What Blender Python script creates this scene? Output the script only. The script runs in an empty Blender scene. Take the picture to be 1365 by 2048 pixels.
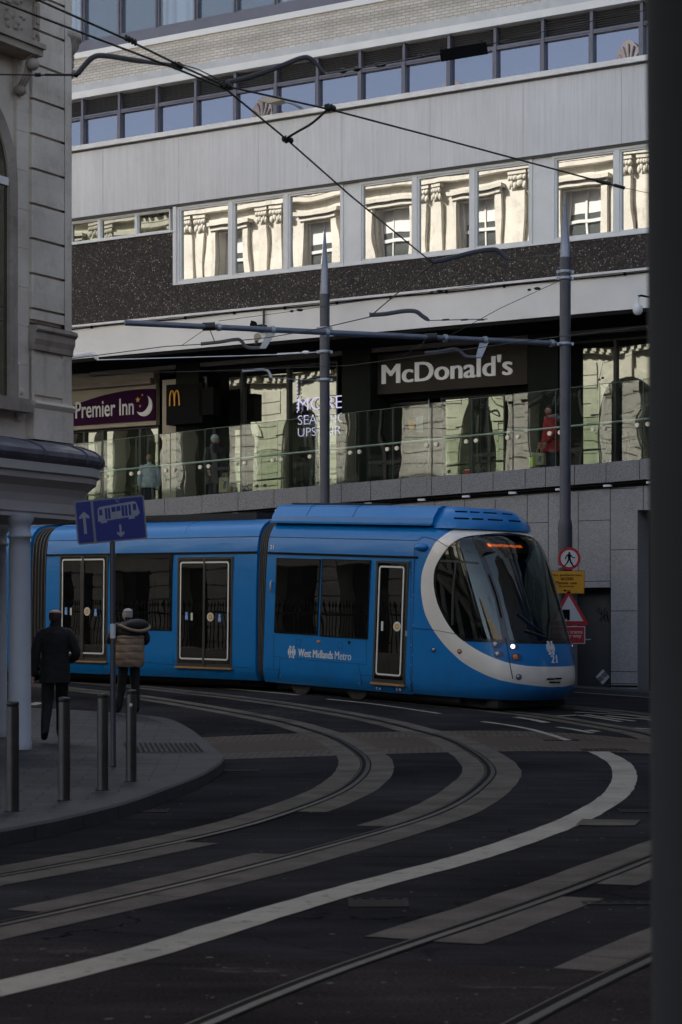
EXPO = 2.0
import bpy, bmesh, math, random
from mathutils import Matrix, Vector
random.seed(7)
R = math.radians
# ------------------------------------------------------------------ scene, camera, projection helpers
sc = bpy.context.scene
COL = sc.collection
F, CX, YH, HC = 4300.0, 682.5, 1265.0, 1.6      # focal length, axis, horizon (photo pixels), eye height (m)

def at(px, py, Y):
    """world point seen at a photo pixel, at depth Y"""
    return Vector(((px-CX)/F*Y, Y, HC+(YH-py)/F*Y))
def atz(px, py, z):
    return at(px, py, (z-HC)*F/(YH-py))

_PROF = [(-60, 0.0), (24, 0.0), (28.5, .06), (31, .17), (33.1, .285), (36.6, .45), (42.8, .56), (52, .72), (80, 1.6), (300, 2.0)]
def prof(q):
    P = _PROF
    if q <= P[0][0]: return P[0][1]
    for i in range(len(P)-1):
        if q <= P[i+1][0]:
            x0, y0 = P[i]; x1, y1 = P[i+1]; h = x1-x0; t = (q-x0)/h
            def sl(j):
                if j <= 0 or j >= len(P)-1: return 0.0
                a = (P[j][1]-P[j-1][1])/(P[j][0]-P[j-1][0]); b = (P[j+1][1]-P[j][1])/(P[j+1][0]-P[j][0])
                return 0.0 if a*b <= 0 else 2*a*b/(a+b)
            m0, m1 = sl(i), sl(i+1)
            return ((2*t**3-3*t*t+1)*y0+(t**3-2*t*t+t)*h*m0+(-2*t**3+3*t*t)*y1+(t**3-t*t)*h*m1)
    return P[-1][1]
def gz(X, Y): return prof(-.5*X+.87*Y)
def gp(px, py, up=0.0):
    """point of the ground (raised by up) under a photo pixel"""
    a, b = 3.0, 140.0
    f = lambda Y: at(px, py, Y).z-gz(at(px, py, Y).x, Y)-up
    Y = a; st = .5
    while Y < b and f(Y) > 0: Y += st
    lo, hi = Y-st, Y
    for _ in range(30):
        m = (lo+hi)/2
        if f(m) > 0: lo = m
        else: hi = m
    p = at(px, py, hi); return Vector((p.x, p.y))

def frame(origin, xax, zax=None):
    """matrix with the given x axis; y to the left of it, z up"""
    x = Vector(xax).normalized(); y = Vector((0, 0, 1)).cross(x).normalized(); z = x.cross(y)
    M = Matrix((x, y, z)).transposed().to_4x4(); M.translation = Vector(origin); return M
def on(px, py, M, y0=0.0):
    """(x, z) in frame M of the point of its plane y = y0 seen at a photo pixel"""
    Mi = M.inverted(); o = Mi @ Vector((0, 0, HC)); d = Mi.to_3x3() @ Vector(((px-CX)/F, 1, (YH-py)/F))
    t = (y0-o.y)/d.y; p = o+d*t
    return p.x, p.z
FM = Matrix.Rotation(R(-33), 4, 'Z')            # facade frame: x along the street front, y into the building

# ------------------------------------------------------------------ mesh builder
class MB:
    def __init__(s): s.v = []; s.f = []; s.mi = []; s.cur = 0; s.sm = []; s.smooth = False
    def add(s, vs, fs):
        b = len(s.v); s.v += [Vector(v) for v in vs]
        for f in fs: s.f.append([b+i for i in f]); s.mi.append(s.cur); s.sm.append(s.smooth)
        return s
    def box(s, x0, x1, y0, y1, z0, z1):
        v = [(x, y, z) for z in (z0, z1) for y in (y0, y1) for x in (x0, x1)]
        return s.add(v, [(0, 2, 3, 1), (4, 5, 7, 6), (0, 1, 5, 4), (2, 6, 7, 3), (0, 4, 6, 2), (1, 3, 7, 5)])
    def bevbox(s, x0, x1, y0, y1, z0, z1, b=.01):
        """box with its long front edges (y0 side) chamfered"""
        pr = [(x0+b, y0), (x1-b, y0), (x1, y0+b), (x1, y1), (x0, y1), (x0, y0+b)]
        return s.prism([(p[0], p[1]) for p in pr], z0, z1)
    def prism(s, pts, z0, z1):
        n = len(pts); v = [(p[0], p[1], z0) for p in pts]+[(p[0], p[1], z1) for p in pts]
        return s.add(v, [tuple(range(n-1, -1, -1)), tuple(range(n, 2*n))]+[(i, (i+1) % n, n+(i+1) % n, n+i) for i in range(n)])
    def plate(s, pts, y0, y1):
        """polygon in (x, z) extruded from y0 to y1"""
        n = len(pts); v = [(p[0], y0, p[1]) for p in pts]+[(p[0], y1, p[1]) for p in pts]
        return s.add(v, [tuple(range(n)), tuple(range(2*n-1, n-1, -1))]+[((i+1) % n, i, n+i, n+(i+1) % n) for i in range(n)])
    def quad(s, *p): return s.add(p, [tuple(range(len(p)))])
    def grid(s, rows, close=False):
        n = len(rows[0]); v = [p for r in rows for p in r]; f = []
        for i in range(len(rows)-1):
            for j in range(n if close else n-1):
                k = (j+1) % n; f.append((i*n+j, i*n+k, (i+1)*n+k, (i+1)*n+j))
        return s.add(v, f)
    def tube(s, path, r, n=8, cap=True):
        P = [Vector(p) for p in path]; rs = r if isinstance(r, (list, tuple)) else [r]*len(P); rows = []; up = None
        for i, p in enumerate(P):
            t = (P[min(i+1, len(P)-1)]-P[max(i-1, 0)]).normalized()
            if up is None: up = Vector((0, 0, 1)) if abs(t.z) < .9 else Vector((1, 0, 0))
            a = t.cross(up)
            if a.length < 1e-4: a = t.cross(Vector((0, 1, 0)))
            a.normalize(); b = a.cross(t).normalized(); up = b
            rr = rs[i] if isinstance(rs[i], (list, tuple)) else (rs[i], rs[i])
            rows.append([p+a*math.cos(2*math.pi*k/n)*rr[0]+b*math.sin(2*math.pi*k/n)*rr[1] for k in range(n)])
        sm = s.smooth; s.smooth = True; s.grid(rows, True); s.smooth = sm
        if cap: s.add(rows[0], [tuple(range(n))]); s.add(rows[-1], [tuple(range(n-1, -1, -1))])
        return s
    def lathe(s, c, prof_, n=20, cap=True):
        rows = [[(c[0]+r*math.cos(2*math.pi*k/n), c[1]+r*math.sin(2*math.pi*k/n), c[2]+z) for k in range(n)] for r, z in prof_]
        sm = s.smooth; s.smooth = True; s.grid(rows, True); s.smooth = sm
        if cap: s.add(rows[0], [tuple(range(n-1, -1, -1))]); s.add(rows[-1], [tuple(range(n))])
        return s
    def disc(s, c, r, y0, y1, n=20, rz=None):
        """short cylinder whose axis is y, centred at (x, z)"""
        rz = rz or r
        return s.plate([(c[0]+r*math.cos(2*math.pi*k/n), c[1]+rz*math.sin(2*math.pi*k/n)) for k in range(n)], y0, y1)
    def ring(s, c, r0, r1, y0, y1, n=28, a0=0, a1=360, k=1.0):
        full = abs(a1-a0) >= 360; m = n if full else n+1; V = []
        for i in range(m):
            a = R(a0+(a1-a0)*i/n)
            for rr, y in ((r0, y0), (r1, y0), (r1, y1), (r0, y1)): V.append((c[0]+rr*math.cos(a), y, c[1]+rr*k*math.sin(a)))
        fs = []
        for i in range(n):
            a, b = 4*i, 4*((i+1) % m)
            for q in range(4): fs.append((a+q, a+(q+1) % 4, b+(q+1) % 4, b+q))
        return s.add(V, fs)
    def ball(s, c, r, n=10, m=7):
        r = r if isinstance(r, (list, tuple)) else (r, r, r); rows = []
        for i in range(m+1):
            t = math.pi*i/m-math.pi/2
            rows.append([(c[0]+r[0]*math.cos(t)*math.cos(2*math.pi*k/n), c[1]+r[1]*math.cos(t)*math.sin(2*math.pi*k/n), c[2]+r[2]*math.sin(t)) for k in range(n)])
        sm = s.smooth; s.smooth = True; s.grid(rows, True); s.smooth = sm; return s
    def build(s, name, mats, parent=None, fr=None, yaw=None):
        if not isinstance(mats, (list, tuple)): mats = [mats]
        fr = fr or Matrix.Identity(4); vs = [fr @ v for v in s.v]
        if parent is not None: Mi = ROOT[parent.name].inverted()
        else:
            lo = [min(v[i] for v in vs) for i in range(3)]; hi = [max(v[i] for v in vs) for i in range(3)]
            W = Matrix.Translation(((lo[0]+hi[0])/2, (lo[1]+hi[1])/2, lo[2]))
            if yaw is not None: W = W @ Matrix.Rotation(yaw, 4, 'Z')
            Mi = W.inverted()
        me = bpy.data.meshes.new(name); me.from_pydata([Mi @ v for v in vs], [], s.f)
        for m in mats: me.materials.append(m)
        me.polygons.foreach_set('material_index', s.mi); me.polygons.foreach_set('use_smooth', s.sm)
        bm = bmesh.new(); bm.from_mesh(me); bmesh.ops.recalc_face_normals(bm, faces=bm.faces); bm.to_mesh(me); bm.free()
        me.update(); o = bpy.data.objects.new(name, me); COL.objects.link(o)
        if parent is not None: o.parent = parent; ROOT[o.name] = ROOT[parent.name]
        else: o.matrix_world = W; ROOT[o.name] = W
        return o
ROOT = {}
def tag(o, label=None, cat=None, group=None, kind=None):
    if label: o['label'] = label
    if cat: o['category'] = cat
    if group: o['group'] = group
    if kind: o['kind'] = kind
    return o
def empty(name, M, label, cat, group=None):
    o = bpy.data.objects.new(name, None); COL.objects.link(o); o.empty_display_size = .3
    if not isinstance(M, Matrix): M = Matrix.Translation(Vector(M))
    o.matrix_world = M; ROOT[o.name] = M.copy(); return tag(o, label, cat, group)
def struct(o): return tag(o, kind='structure')
def copy_tree(o, parent=None):
    c = o.copy(); COL.objects.link(c)
    if parent is not None: c.parent = parent
    for ch in list(o.children): copy_tree(ch, c)
    return c

def text(body, name, mat, parent, fr, x0, x1, z0, z1, y, ext=.006, bold=0.0, shear=0.0, depth=None):
    """lettering in plane y of frame fr, fitted into x0..x1 and z0..z1, its face towards -y"""
    if bold > .015:
        b_ = bold*(z1-z0)*.9; parts_ = []
        for i, dx in enumerate((-b_, 0, b_)): parts_.append(text(body, name, mat, parent, fr, x0+b_+dx, x1-b_+dx, z0, z1, y+.0006*i, ext, .0, shear))
        bm = bmesh.new()
        for o_ in parts_: bm.from_mesh(o_.data)
        bm.to_mesh(parts_[0].data); bm.free()
        for o_ in parts_[1:]: bpy.data.objects.remove(o_)
        return parts_[0]
    cu = bpy.data.curves.new(name, 'FONT'); cu.body = body; cu.size = 1; cu.extrude = 0; cu.offset = bold; cu.shear = shear; cu.resolution_u = 4
    cu.align_x = 'CENTER'
    ob = bpy.data.objects.new(name, cu); COL.objects.link(ob)
    dg = bpy.context.evaluated_depsgraph_get(); dg.update(); me = bpy.data.meshes.new_from_object(ob.evaluated_get(dg))
    bpy.data.objects.remove(ob); bpy.data.curves.remove(cu)
    xs = [v.co.x for v in me.vertices]; ys = [v.co.y for v in me.vertices]; a, b, c, d = min(xs), max(xs), min(ys), max(ys)
    m = MB(); vs = [(x0+(v.co.x-a)/(b-a)*(x1-x0), y, z0+(v.co.y-c)/(d-c)*(z1-z0)) for v in me.vertices]
    n = len(vs); fs = [tuple(p.vertices) for p in me.polygons]
    back = [(p[0], y+ext, p[2]) for p in vs]
    cnt = {}
    for f in fs:
        for i in range(len(f)):
            e = (f[i], f[(i+1) % len(f)]); cnt[e] = 1
    side = [(e[1], e[0], n+e[0], n+e[1]) for e in cnt if (e[1], e[0]) not in cnt]
    m.add(vs+back, fs+[tuple(reversed([n+i for i in f])) for f in fs]+side)
    bpy.data.meshes.remove(me)
    return m.build(name, mat, parent, fr)

# ------------------------------------------------------------------ materials
def N(nt, typ, **kw):
    n = nt.nodes.new(typ)
    for k, v in kw.items():
        if k in n.inputs: n.inputs[k].default_value = v
        else: setattr(n, k, v)
    return n
def new_mat(name):
    m = bpy.data.materials.new(name); m.use_nodes = True; nt = m.node_tree; nt.nodes.clear()
    out = nt.nodes.new('ShaderNodeOutputMaterial'); return m, nt, out
def L(nt, a, b): nt.links.new(a, b)
def c4(c): return (c[0], c[1], c[2], 1)
def mixc(nt, fac, a, b, blend='MIX'):
    n = nt.nodes.new('ShaderNodeMix'); n.data_type = 'RGBA'; n.blend_type = blend
    for sock, v in ((n.inputs[0], fac), (n.inputs[6], a), (n.inputs[7], b)):
        if hasattr(v, 'is_output'): L(nt, v, sock)
        else: sock.default_value = v if not isinstance(v, tuple) else c4(v)
    return n.outputs[2]
def coords(nt, scale=(1, 1, 1), rot=(0, 0, 0)):
    t = nt.nodes.new('ShaderNodeTexCoord'); mp = N(nt, 'ShaderNodeMapping'); mp.inputs['Scale'].default_value = scale; mp.inputs['Rotation'].default_value = rot
    L(nt, t.outputs['Object'], mp.inputs['Vector']); return mp.outputs['Vector']
def noise(nt, vec, scale, detail=6, rough=.6, dist=0):
    n = N(nt, 'ShaderNodeTexNoise', Scale=scale, Detail=detail, Roughness=rough, Distortion=dist); L(nt, vec, n.inputs['Vector']); return n.outputs['Fac']
def ramp(nt, fac, p0, p1, c0=(0, 0, 0), c1=(1, 1, 1)):
    r = nt.nodes.new('ShaderNodeValToRGB'); e = r.color_ramp.elements
    e[0].position = p0; e[1].position = p1; e[0].color = c4(c0); e[1].color = c4(c1); L(nt, fac, r.inputs['Fac']); return r.outputs['Color']
def mth(nt, op, a, b=None):
    n = nt.nodes.new('ShaderNodeMath'); n.operation = op
    for i, v in enumerate((a, b)):
        if v is None: continue
        if hasattr(v, 'is_output'): L(nt, v, n.inputs[i])
        else: n.inputs[i].default_value = v
    return n.outputs[0]
def bumpn(nt, h, strength, dist=.01):
    b = N(nt, 'ShaderNodeBump', Strength=strength, Distance=dist); L(nt, h, b.inputs['Height']); return b.outputs['Normal']
def pbr(nt, out, col, rough=.6, metal=0.0, normal=None, spec=.5, coat=0.0):
    b = nt.nodes.new('ShaderNodeBsdfPrincipled')
    for k, v in (('Base Color', col), ('Roughness', rough), ('Metallic', metal), ('Specular IOR Level', spec), ('Coat Weight', coat)):
        if hasattr(v, 'is_output'): L(nt, v, b.inputs[k])
        else: b.inputs[k].default_value = c4(v) if isinstance(v, tuple) else v
    b.inputs['Coat Roughness'].default_value = .06
    if normal is not None: L(nt, normal, b.inputs['Normal'])
    L(nt, b.outputs[0], out.inputs[0]); return b
def simple(name, col, rough=.55, metal=0.0, var=.15, vs=3.0, bump=0.0, bs=40.0, spec=.5, coat=0.0, vscale=(1, 1, 1)):
    """a plain material with a little patchy wear in colour and gloss"""
    m, nt, out = new_mat(name); v = coords(nt, vscale); f = noise(nt, v, vs)
    lo = tuple(max(0, c*(1-var)) for c in col); hi = tuple(min(1, c*(1+var)) for c in col)
    colr = ramp(nt, f, .3, .7, lo, hi)
    rg = nt.nodes.new('ShaderNodeMapRange'); L(nt, noise(nt, v, vs*2.3), rg.inputs[0]); rg.inputs[3].default_value = max(.02, rough-.08); rg.inputs[4].default_value = min(1, rough+.12)
    nm = bumpn(nt, noise(nt, v, bs, 4), bump) if bump else None
    pbr(nt, out, colr, rg.outputs[0], metal, nm, spec, coat); return m
def tarmac(name, base, dark, light, scale, grit=.73, scuff=0.0):
    m, nt, out = new_mat(name); v = coords(nt)
    g = noise(nt, v, scale, 4, .75); col = mixc(nt, .45, ramp(nt, g, .3, .7, dark, light), base)
    col = mixc(nt, 1, col, ramp(nt, noise(nt, v, .35, 7, .6), .3, .7, (.5, .5, .52), (1.5, 1.48, 1.44)), 'MULTIPLY')
    col = mixc(nt, 1, col, ramp(nt, noise(nt, coords(nt, (.6, 3, 1)), 1.3, 6, .65), .3, .75, (.75, .75, .75), (1.25, 1.25, 1.25)), 'MULTIPLY')
    col = mixc(nt, ramp(nt, noise(nt, v, 13, 2, .5), grit, grit+.015), col, (.12, .115, .11))
    cr = N(nt, 'ShaderNodeTexVoronoi', Scale=.55); cr.feature = 'DISTANCE_TO_EDGE'
    dv = nt.nodes.new('ShaderNodeVectorMath'); dv.operation = 'ADD'; nz = N(nt, 'ShaderNodeTexNoise', Scale=1.5, Detail=6.0); L(nt, v, nz.inputs['Vector']); L(nt, nz.outputs['Color'], dv.inputs[0]); L(nt, v, dv.inputs[1]); L(nt, dv.outputs[0], cr.inputs['Vector'])
    crk = ramp(nt, cr.outputs['Distance'], .0, .012, (1, 1, 1), (0, 0, 0)); gate = ramp(nt, noise(nt, v, .22, 2), .52, .6)
    col = mixc(nt, mth(nt, 'MULTIPLY', crk, gate), col, (.004, .004, .004))
    if scuff:
        sc_ = mth(nt, 'MULTIPLY', ramp(nt, noise(nt, coords(nt, (1, 2.2, 1)), 1.1, 3), .62, .7), ramp(nt, noise(nt, coords(nt, (1, 3, 1)), 6, 8, .8), .45, .62)); col = mixc(nt, mth(nt, 'MULTIPLY', sc_, scuff), col, (.16, .15, .145))
    pbr(nt, out, col, ramp(nt, g, .2, .8, (.62, .62, .62), (.9, .9, .9)), 0, bumpn(nt, mth(nt, 'ADD', g, noise(nt, v, 30, 3, .6)), .9, .006), 0.0); return m
def speckle(name, base, dark, light, scale, rough=.8, bump=.3, big=.12, bigscale=.6, p=(.3, .7), spec=.12):
    """stone or tarmac: fine grains over large soft patches"""
    m, nt, out = new_mat(name); v = coords(nt)
    g = noise(nt, v, scale, 3, .7); col = ramp(nt, g, p[0], p[1], dark, light); col = mixc(nt, .5, col, base)
    bg = ramp(nt, noise(nt, v, bigscale, 5), .25, .75, (1-big,)*3, (1+big,)*3); col = mixc(nt, 1.0, col, bg, 'MULTIPLY')
    pbr(nt, out, col, rough, 0, bumpn(nt, g, bump, .006), spec); return m
def glass_pane(name, refl, body, wobble=.12, wscale=1.2, tint=(1, 1, 1), vsc=(1, 1, .5), rough=.0, vary=0.0):
    """window glass seen from outside: a dark (or curtained) room behind a mirror-like, slightly wavy sheet"""
    m, nt, out = new_mat(name); v = coords(nt, vsc)
    b = bumpn(nt, noise(nt, v, wscale, 1.0, .4), wobble, .1)
    d = N(nt, 'ShaderNodeBsdfDiffuse')
    if vary:
        L(nt, ramp(nt, noise(nt, coords(nt, (1.6, 1, .05)), 4, 3), .35, .65, tuple(c*(1-vary) for c in body), tuple(c*(1+vary) for c in body)), d.inputs['Color'])
    else: d.inputs['Color'].default_value = c4(body)
    g = N(nt, 'ShaderNodeBsdfGlossy', Roughness=rough); g.inputs['Color'].default_value = c4(tint); L(nt, b, g.inputs['Normal'])
    lw = N(nt, 'ShaderNodeLayerWeight', Blend=.5); sk = mth(nt, 'ADD', mth(nt, 'MULTIPLY', mth(nt, 'POWER', lw.outputs['Facing'], 5.0), .96), .04)
    fac = mth(nt, 'ADD', mth(nt, 'MULTIPLY', sk, 1-refl), refl)
    mx = nt.nodes.new('ShaderNodeMixShader'); L(nt, fac, mx.inputs[0]); L(nt, d.outputs[0], mx.inputs[1]); L(nt, g.outputs[0], mx.inputs[2]); L(nt, mx.outputs[0], out.inputs[0]); return m
def clear_glass(name, tint, refl, wobble=.03, wscale=1.0):
    m, nt, out = new_mat(name); v = coords(nt)
    t = N(nt, 'ShaderNodeBsdfTransparent'); t.inputs['Color'].default_value = c4(tint)
    g = N(nt, 'ShaderNodeBsdfGlossy', Roughness=.0); g.inputs['Color'].default_value = (.95, 1, .95, 1)
    L(nt, bumpn(nt, noise(nt, v, wscale, 1), wobble, .1), g.inputs['Normal'])
    lw = N(nt, 'ShaderNodeLayerWeight', Blend=.5); sk = mth(nt, 'ADD', mth(nt, 'MULTIPLY', mth(nt, 'POWER', lw.outputs['Facing'], 5.0), .96), .04)
    fac = mth(nt, 'ADD', mth(nt, 'MULTIPLY', sk, 1-refl), refl)
    mx = nt.nodes.new('ShaderNodeMixShader'); L(nt, fac, mx.inputs[0]); L(nt, t.outputs[0], mx.inputs[1]); L(nt, g.outputs[0], mx.inputs[2]); L(nt, mx.outputs[0], out.inputs[0]); return m
def emit(name, col, s):
    m, nt, out = new_mat(name); e = N(nt, 'ShaderNodeEmission', Strength=s); e.inputs['Color'].default_value = c4(col); L(nt, e.outputs[0], out.inputs[0]); return m

M = {}
M['tarmac'] = tarmac('tarmac', (.0205, .0198, .0222), (.0095, .0095, .011), (.048, .047, .051), 70)
M['old_tarmac'] = tarmac('old_tarmac', (.0215, .0185, .018), (.0095, .0085, .0085), (.068, .061, .058), 50, .7, .6)
M['concrete'] = speckle('concrete', (.082, .073, .063), (.05, .044, .038), (.12, .107, .092), 45, .85, .3, .45, 1.7, spec=.04)
M['chips'] = speckle('chips', (.05, .038, .029), (.02, .016, .013), (.1, .08, .062), 70, .85, .6, .2, .6)
M['kerb'] = speckle('kerb', (.052, .051, .055), (.03, .03, .034), (.082, .082, .087), 60, .75, .2, .2, 1.2)
M['granite'] = speckle('granite', (.29, .285, .29), (.18, .18, .19), (.37, .365, .37), 34, .75, .1, .12, .8, (.38, .62))
M['white_paint'] = simple('white_paint', (.45, .43, .39), .7, 0, .2, 6, .3, 60)
def worn_paint():
    m, nt, out = new_mat('road_paint'); v = coords(nt); w = noise(nt, v, 7, 8, .75)
    col = mixc(nt, ramp(nt, w, .33, .45), (.06, .058, .056), ramp(nt, noise(nt, v, 1.1, 4), .3, .7, (.19, .178, .152), (.3, .28, .24)))
    pbr(nt, out, col, .75, 0, bumpn(nt, noise(nt, v, 90, 3), .4, .004), .1); return m
M['road_paint'] = worn_paint()
def paving():
    m, nt, out = new_mat('paving'); v = coords(nt, (1, 1, 1), (0, 0, R(-3)))
    br = N(nt, 'ShaderNodeTexBrick', Scale=1.0); L(nt, v, br.inputs['Vector'])
    br.inputs['Color1'].default_value = (.038, .038, .042, 1); br.inputs['Color2'].default_value = (.056, .056, .06, 1); br.inputs['Mortar'].default_value = (.02, .02, .021, 1)
    br.inputs['Mortar Size'].default_value = .012; br.inputs['Brick Width'].default_value = .45; br.inputs['Row Height'].default_value = .3
    n = ramp(nt, noise(nt, v, .8, 6), .25, .75, (.72, .72, .72), (1.2, 1.2, 1.2)); col = mixc(nt, 1, br.outputs['Color'], n, 'MULTIPLY')
    pbr(nt, out, col, .7, 0, bumpn(nt, mth(nt, 'SUBTRACT', noise(nt, v, 50, 4), mth(nt, 'MULTIPLY', br.outputs['Fac'], 2)), .35, .006), .12); return m
M['paving'] = paving()
def setts():
    m, nt, out = new_mat('setts'); v = coords(nt, (1, 1, 1), (0, 0, R(2)))
    br = N(nt, 'ShaderNodeTexBrick', Scale=1.0); L(nt, v, br.inputs['Vector'])
    br.inputs['Color1'].default_value = (.06, .045, .034, 1); br.inputs['Color2'].default_value = (.095, .077, .062, 1); br.inputs['Mortar'].default_value = (.02, .018, .016, 1)
    br.inputs['Mortar Size'].default_value = .022; br.inputs['Brick Width'].default_value = .2; br.inputs['Row Height'].default_value = .13; br.inputs['Mortar Smooth'].default_value = .4
    pbr(nt, out, br.outputs['Color'], .75, 0, bumpn(nt, mth(nt, 'SUBTRACT', 1, br.outputs['Fac']), .6, .02), .12); return m
M['setts'] = setts()
M['rail'] = simple('rail', (.006, .007, .0105), .45, 1, .25, 8)
M['groove'] = simple('groove', (.008, .007, .0065), .9, spec=.05)
def render_panel():
    """pale render with thin vertical dirt runs"""
    m, nt, out = new_mat('pale_render'); v = coords(nt)
    st = noise(nt, coords(nt, (3.2, 1, .13)), 1.6, 7, .62); fine = noise(nt, coords(nt, (12, 1, .5)), 1.2, 5, .7)
    col = ramp(nt, st, .25, .75, (.48, .46, .46), (.66, .64, .635)); col = mixc(nt, .35, col, ramp(nt, fine, .35, .6, (.28, .275, .28), (.68, .675, .69)))
    col = mixc(nt, ramp(nt, noise(nt, coords(nt, (5, 1, .9)), 1.7, 3), .68, .76), col, (.24, .23, .21))
    col = mixc(nt, .5, col, ramp(nt, noise(nt, v, .5, 4), .3, .7, (.5, .48, .48), (.64, .62, .615)))
    pbr(nt, out, col, .7, 0, bumpn(nt, noise(nt, v, 30, 4), .15), .3); return m
M['render'] = render_panel()
M['fascia'] = simple('fascia_white', (.68, .655, .63), .5, 0, .07, .8, .06, 30)
M['coping'] = simple('pale_coping', (.66, .63, .61), .6, 0, .1, 2)
def brickwork():
    m, nt, out = new_mat('cream_brick'); v = coords(nt, (1, 1, 1), (R(90), 0, 0))
    br = N(nt, 'ShaderNodeTexBrick', Scale=1.0); L(nt, v, br.inputs['Vector'])
    br.inputs['Color1'].default_value = (.5, .455, .4, 1); br.inputs['Color2'].default_value = (.6, .555, .5, 1); br.inputs['Mortar'].default_value = (.37, .33, .29, 1)
    br.inputs['Mortar Size'].default_value = .011; br.inputs['Brick Width'].default_value = .2; br.inputs['Row Height'].default_value = .066
    n = ramp(nt, noise(nt, coords(nt), .7, 6), .25, .75, (.84, .84, .84), (1.1, 1.1, 1.1))
    band = N(nt, 'ShaderNodeTexWave', Scale=.62, Distortion=.0); band.bands_direction = 'Z'; L(nt, coords(nt), band.inputs['Vector'])
    n2 = ramp(nt, band.outputs['Fac'], .15, .5, (.84, .83, .81), (1, 1, 1))
    pbr(nt, out, mixc(nt, 1, mixc(nt, 1, br.outputs['Color'], n, 'MULTIPLY'), n2, 'MULTIPLY'), .8, 0, bumpn(nt, mth(nt, 'SUBTRACT', 1, br.outputs['Fac']), .5, .01), .3); return m
M['brick'] = brickwork()
def pebble():
    m, nt, out = new_mat('pebble_dash'); v = coords(nt)
    vo = N(nt, 'ShaderNodeTexVoronoi', Scale=26.0); L(nt, v, vo.inputs['Vector'])
    sep = nt.nodes.new('ShaderNodeSeparateColor'); L(nt, vo.outputs['Color'], sep.inputs[0])
    col = ramp(nt, sep.outputs[0], .2, .9, (.03, .021, .016), (.095, .07, .053))
    col = mixc(nt, ramp(nt, sep.outputs[1], .9, .93), col, (.34, .31, .27)); col = mixc(nt, ramp(nt, vo.outputs['Distance'], .35, .6), col, (.02, .017, .015))
    col = mixc(nt, 1, col, ramp(nt, noise(nt, v, .8, 5), .3, .7, (.75, .75, .75), (1.15, 1.15, 1.15)), 'MULTIPLY')
    pbr(nt, out, col, .8, 0, bumpn(nt, vo.outputs['Distance'], .6, -.02), .4); return m
M['pebble'] = pebble()
M['alu'] = simple('grey_aluminium', (.115, .112, .14), .45, .2, .1, 2)
M['white_frame'] = simple('white_frame', (.62, .61, .6), .45, 0, .06, 2)
M['louvre'] = simple('louvre', (.045, .043, .047), .5, 0, .15, 3)
M['dark_metal'] = simple('dark_metal', (.016, .016, .016), .45, 0, .2, 4)
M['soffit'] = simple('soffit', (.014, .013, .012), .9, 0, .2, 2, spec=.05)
M['cream_board'] = simple('cream_board', (.3, .26, .2), .6, 0, .1, 2)
M['pane_big'] = glass_pane('pane_big', .34, (.02, .02, .018), .035, 1.1, (1, .99, .96), (1, 1, .45))
M['pane_sky'] = glass_pane('pane_sky', .2, (.03, .032, .045), .03, .9, (.8, .83, 1.0))
M['pane_curtain'] = glass_pane('pane_curtain', .1, (.17, .2, .235), .03, .9, (.9, .95, 1), vary=.25)
M['pane_blind'] = glass_pane('pane_blind', .1, (.06, .075, .095), .03, .9, (.9, .95, 1))
M['pane_shop'] = glass_pane('pane_shop', .17, (.012, .013, .011), .04, 1.0, (.93, .97, .86), (1, 1, .6))
M['pane_sash'] = glass_pane('pane_sash', .1, (.075, .085, .08), .03, 1.0)
M['pane_tram'] = glass_pane('pane_tram', .04, (.005, .005, .005), .022, 1.4, (.95, .92, .86), (1, 1, .8))
M['balustrade'] = clear_glass('balustrade', (.72, .79, .70), .06)
M['screen'] = clear_glass('screen', (.30, .36, .35), .03, .01)
def stone(name, a, b, rough=.8):
    m, nt, out = new_mat(name); v = coords(nt)
    col = ramp(nt, noise(nt, v, .9, 8, .65), .28, .75, a, b)
    col = mixc(nt, ramp(nt, noise(nt, coords(nt, (2.5, 2.5, .25)), 1.4, 6), .6, .8), col, tuple(c*.6 for c in a))
    col = mixc(nt, ramp(nt, noise(nt, v, 9, 4), .7, .78), col, tuple(c*.7 for c in a))
    sx = nt.nodes.new('ShaderNodeSeparateXYZ'); L(nt, v, sx.inputs[0]); wn = nt.nodes.new('ShaderNodeTexWhiteNoise'); wn.noise_dimensions = '1D'; L(nt, mth(nt, 'FLOOR', mth(nt, 'DIVIDE', sx.outputs[2], .455)), wn.inputs['W'])
    col = mixc(nt, 1, col, ramp(nt, wn.outputs['Value'], 0, 1, (.94, .935, .93), (1.03, 1.03, 1.02)), 'MULTIPLY')
    col = mixc(nt, mth(nt, 'MULTIPLY', ramp(nt, noise(nt, v, 3.2, 8, .7), .52, .7), .45), col, tuple(c*.5 for c in a))
    pbr(nt, out, col, rough, 0, bumpn(nt, noise(nt, v, 25, 6), .35, .012), .2); return m
M['stone'] = stone('weathered_stone', (.47, .415, .355), (.66, .59, .515))
M['stone_dark'] = stone('sooty_stone', (.2, .165, .135), (.4, .35, .3))
M['cream_stone'] = stone('cream_stone', (.52, .49, .43), (.68, .65, .58))
M['canopy_white'] = simple('canopy_white', (.36, .34, .34), .6, 0, .06, 1.2)
M['lead'] = simple('lead', (.085, .085, .11), .5, .1, .35, 5)
M['col_white'] = simple('column_white', (.33, .35, .4), .5, 0, .08, 2)
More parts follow.
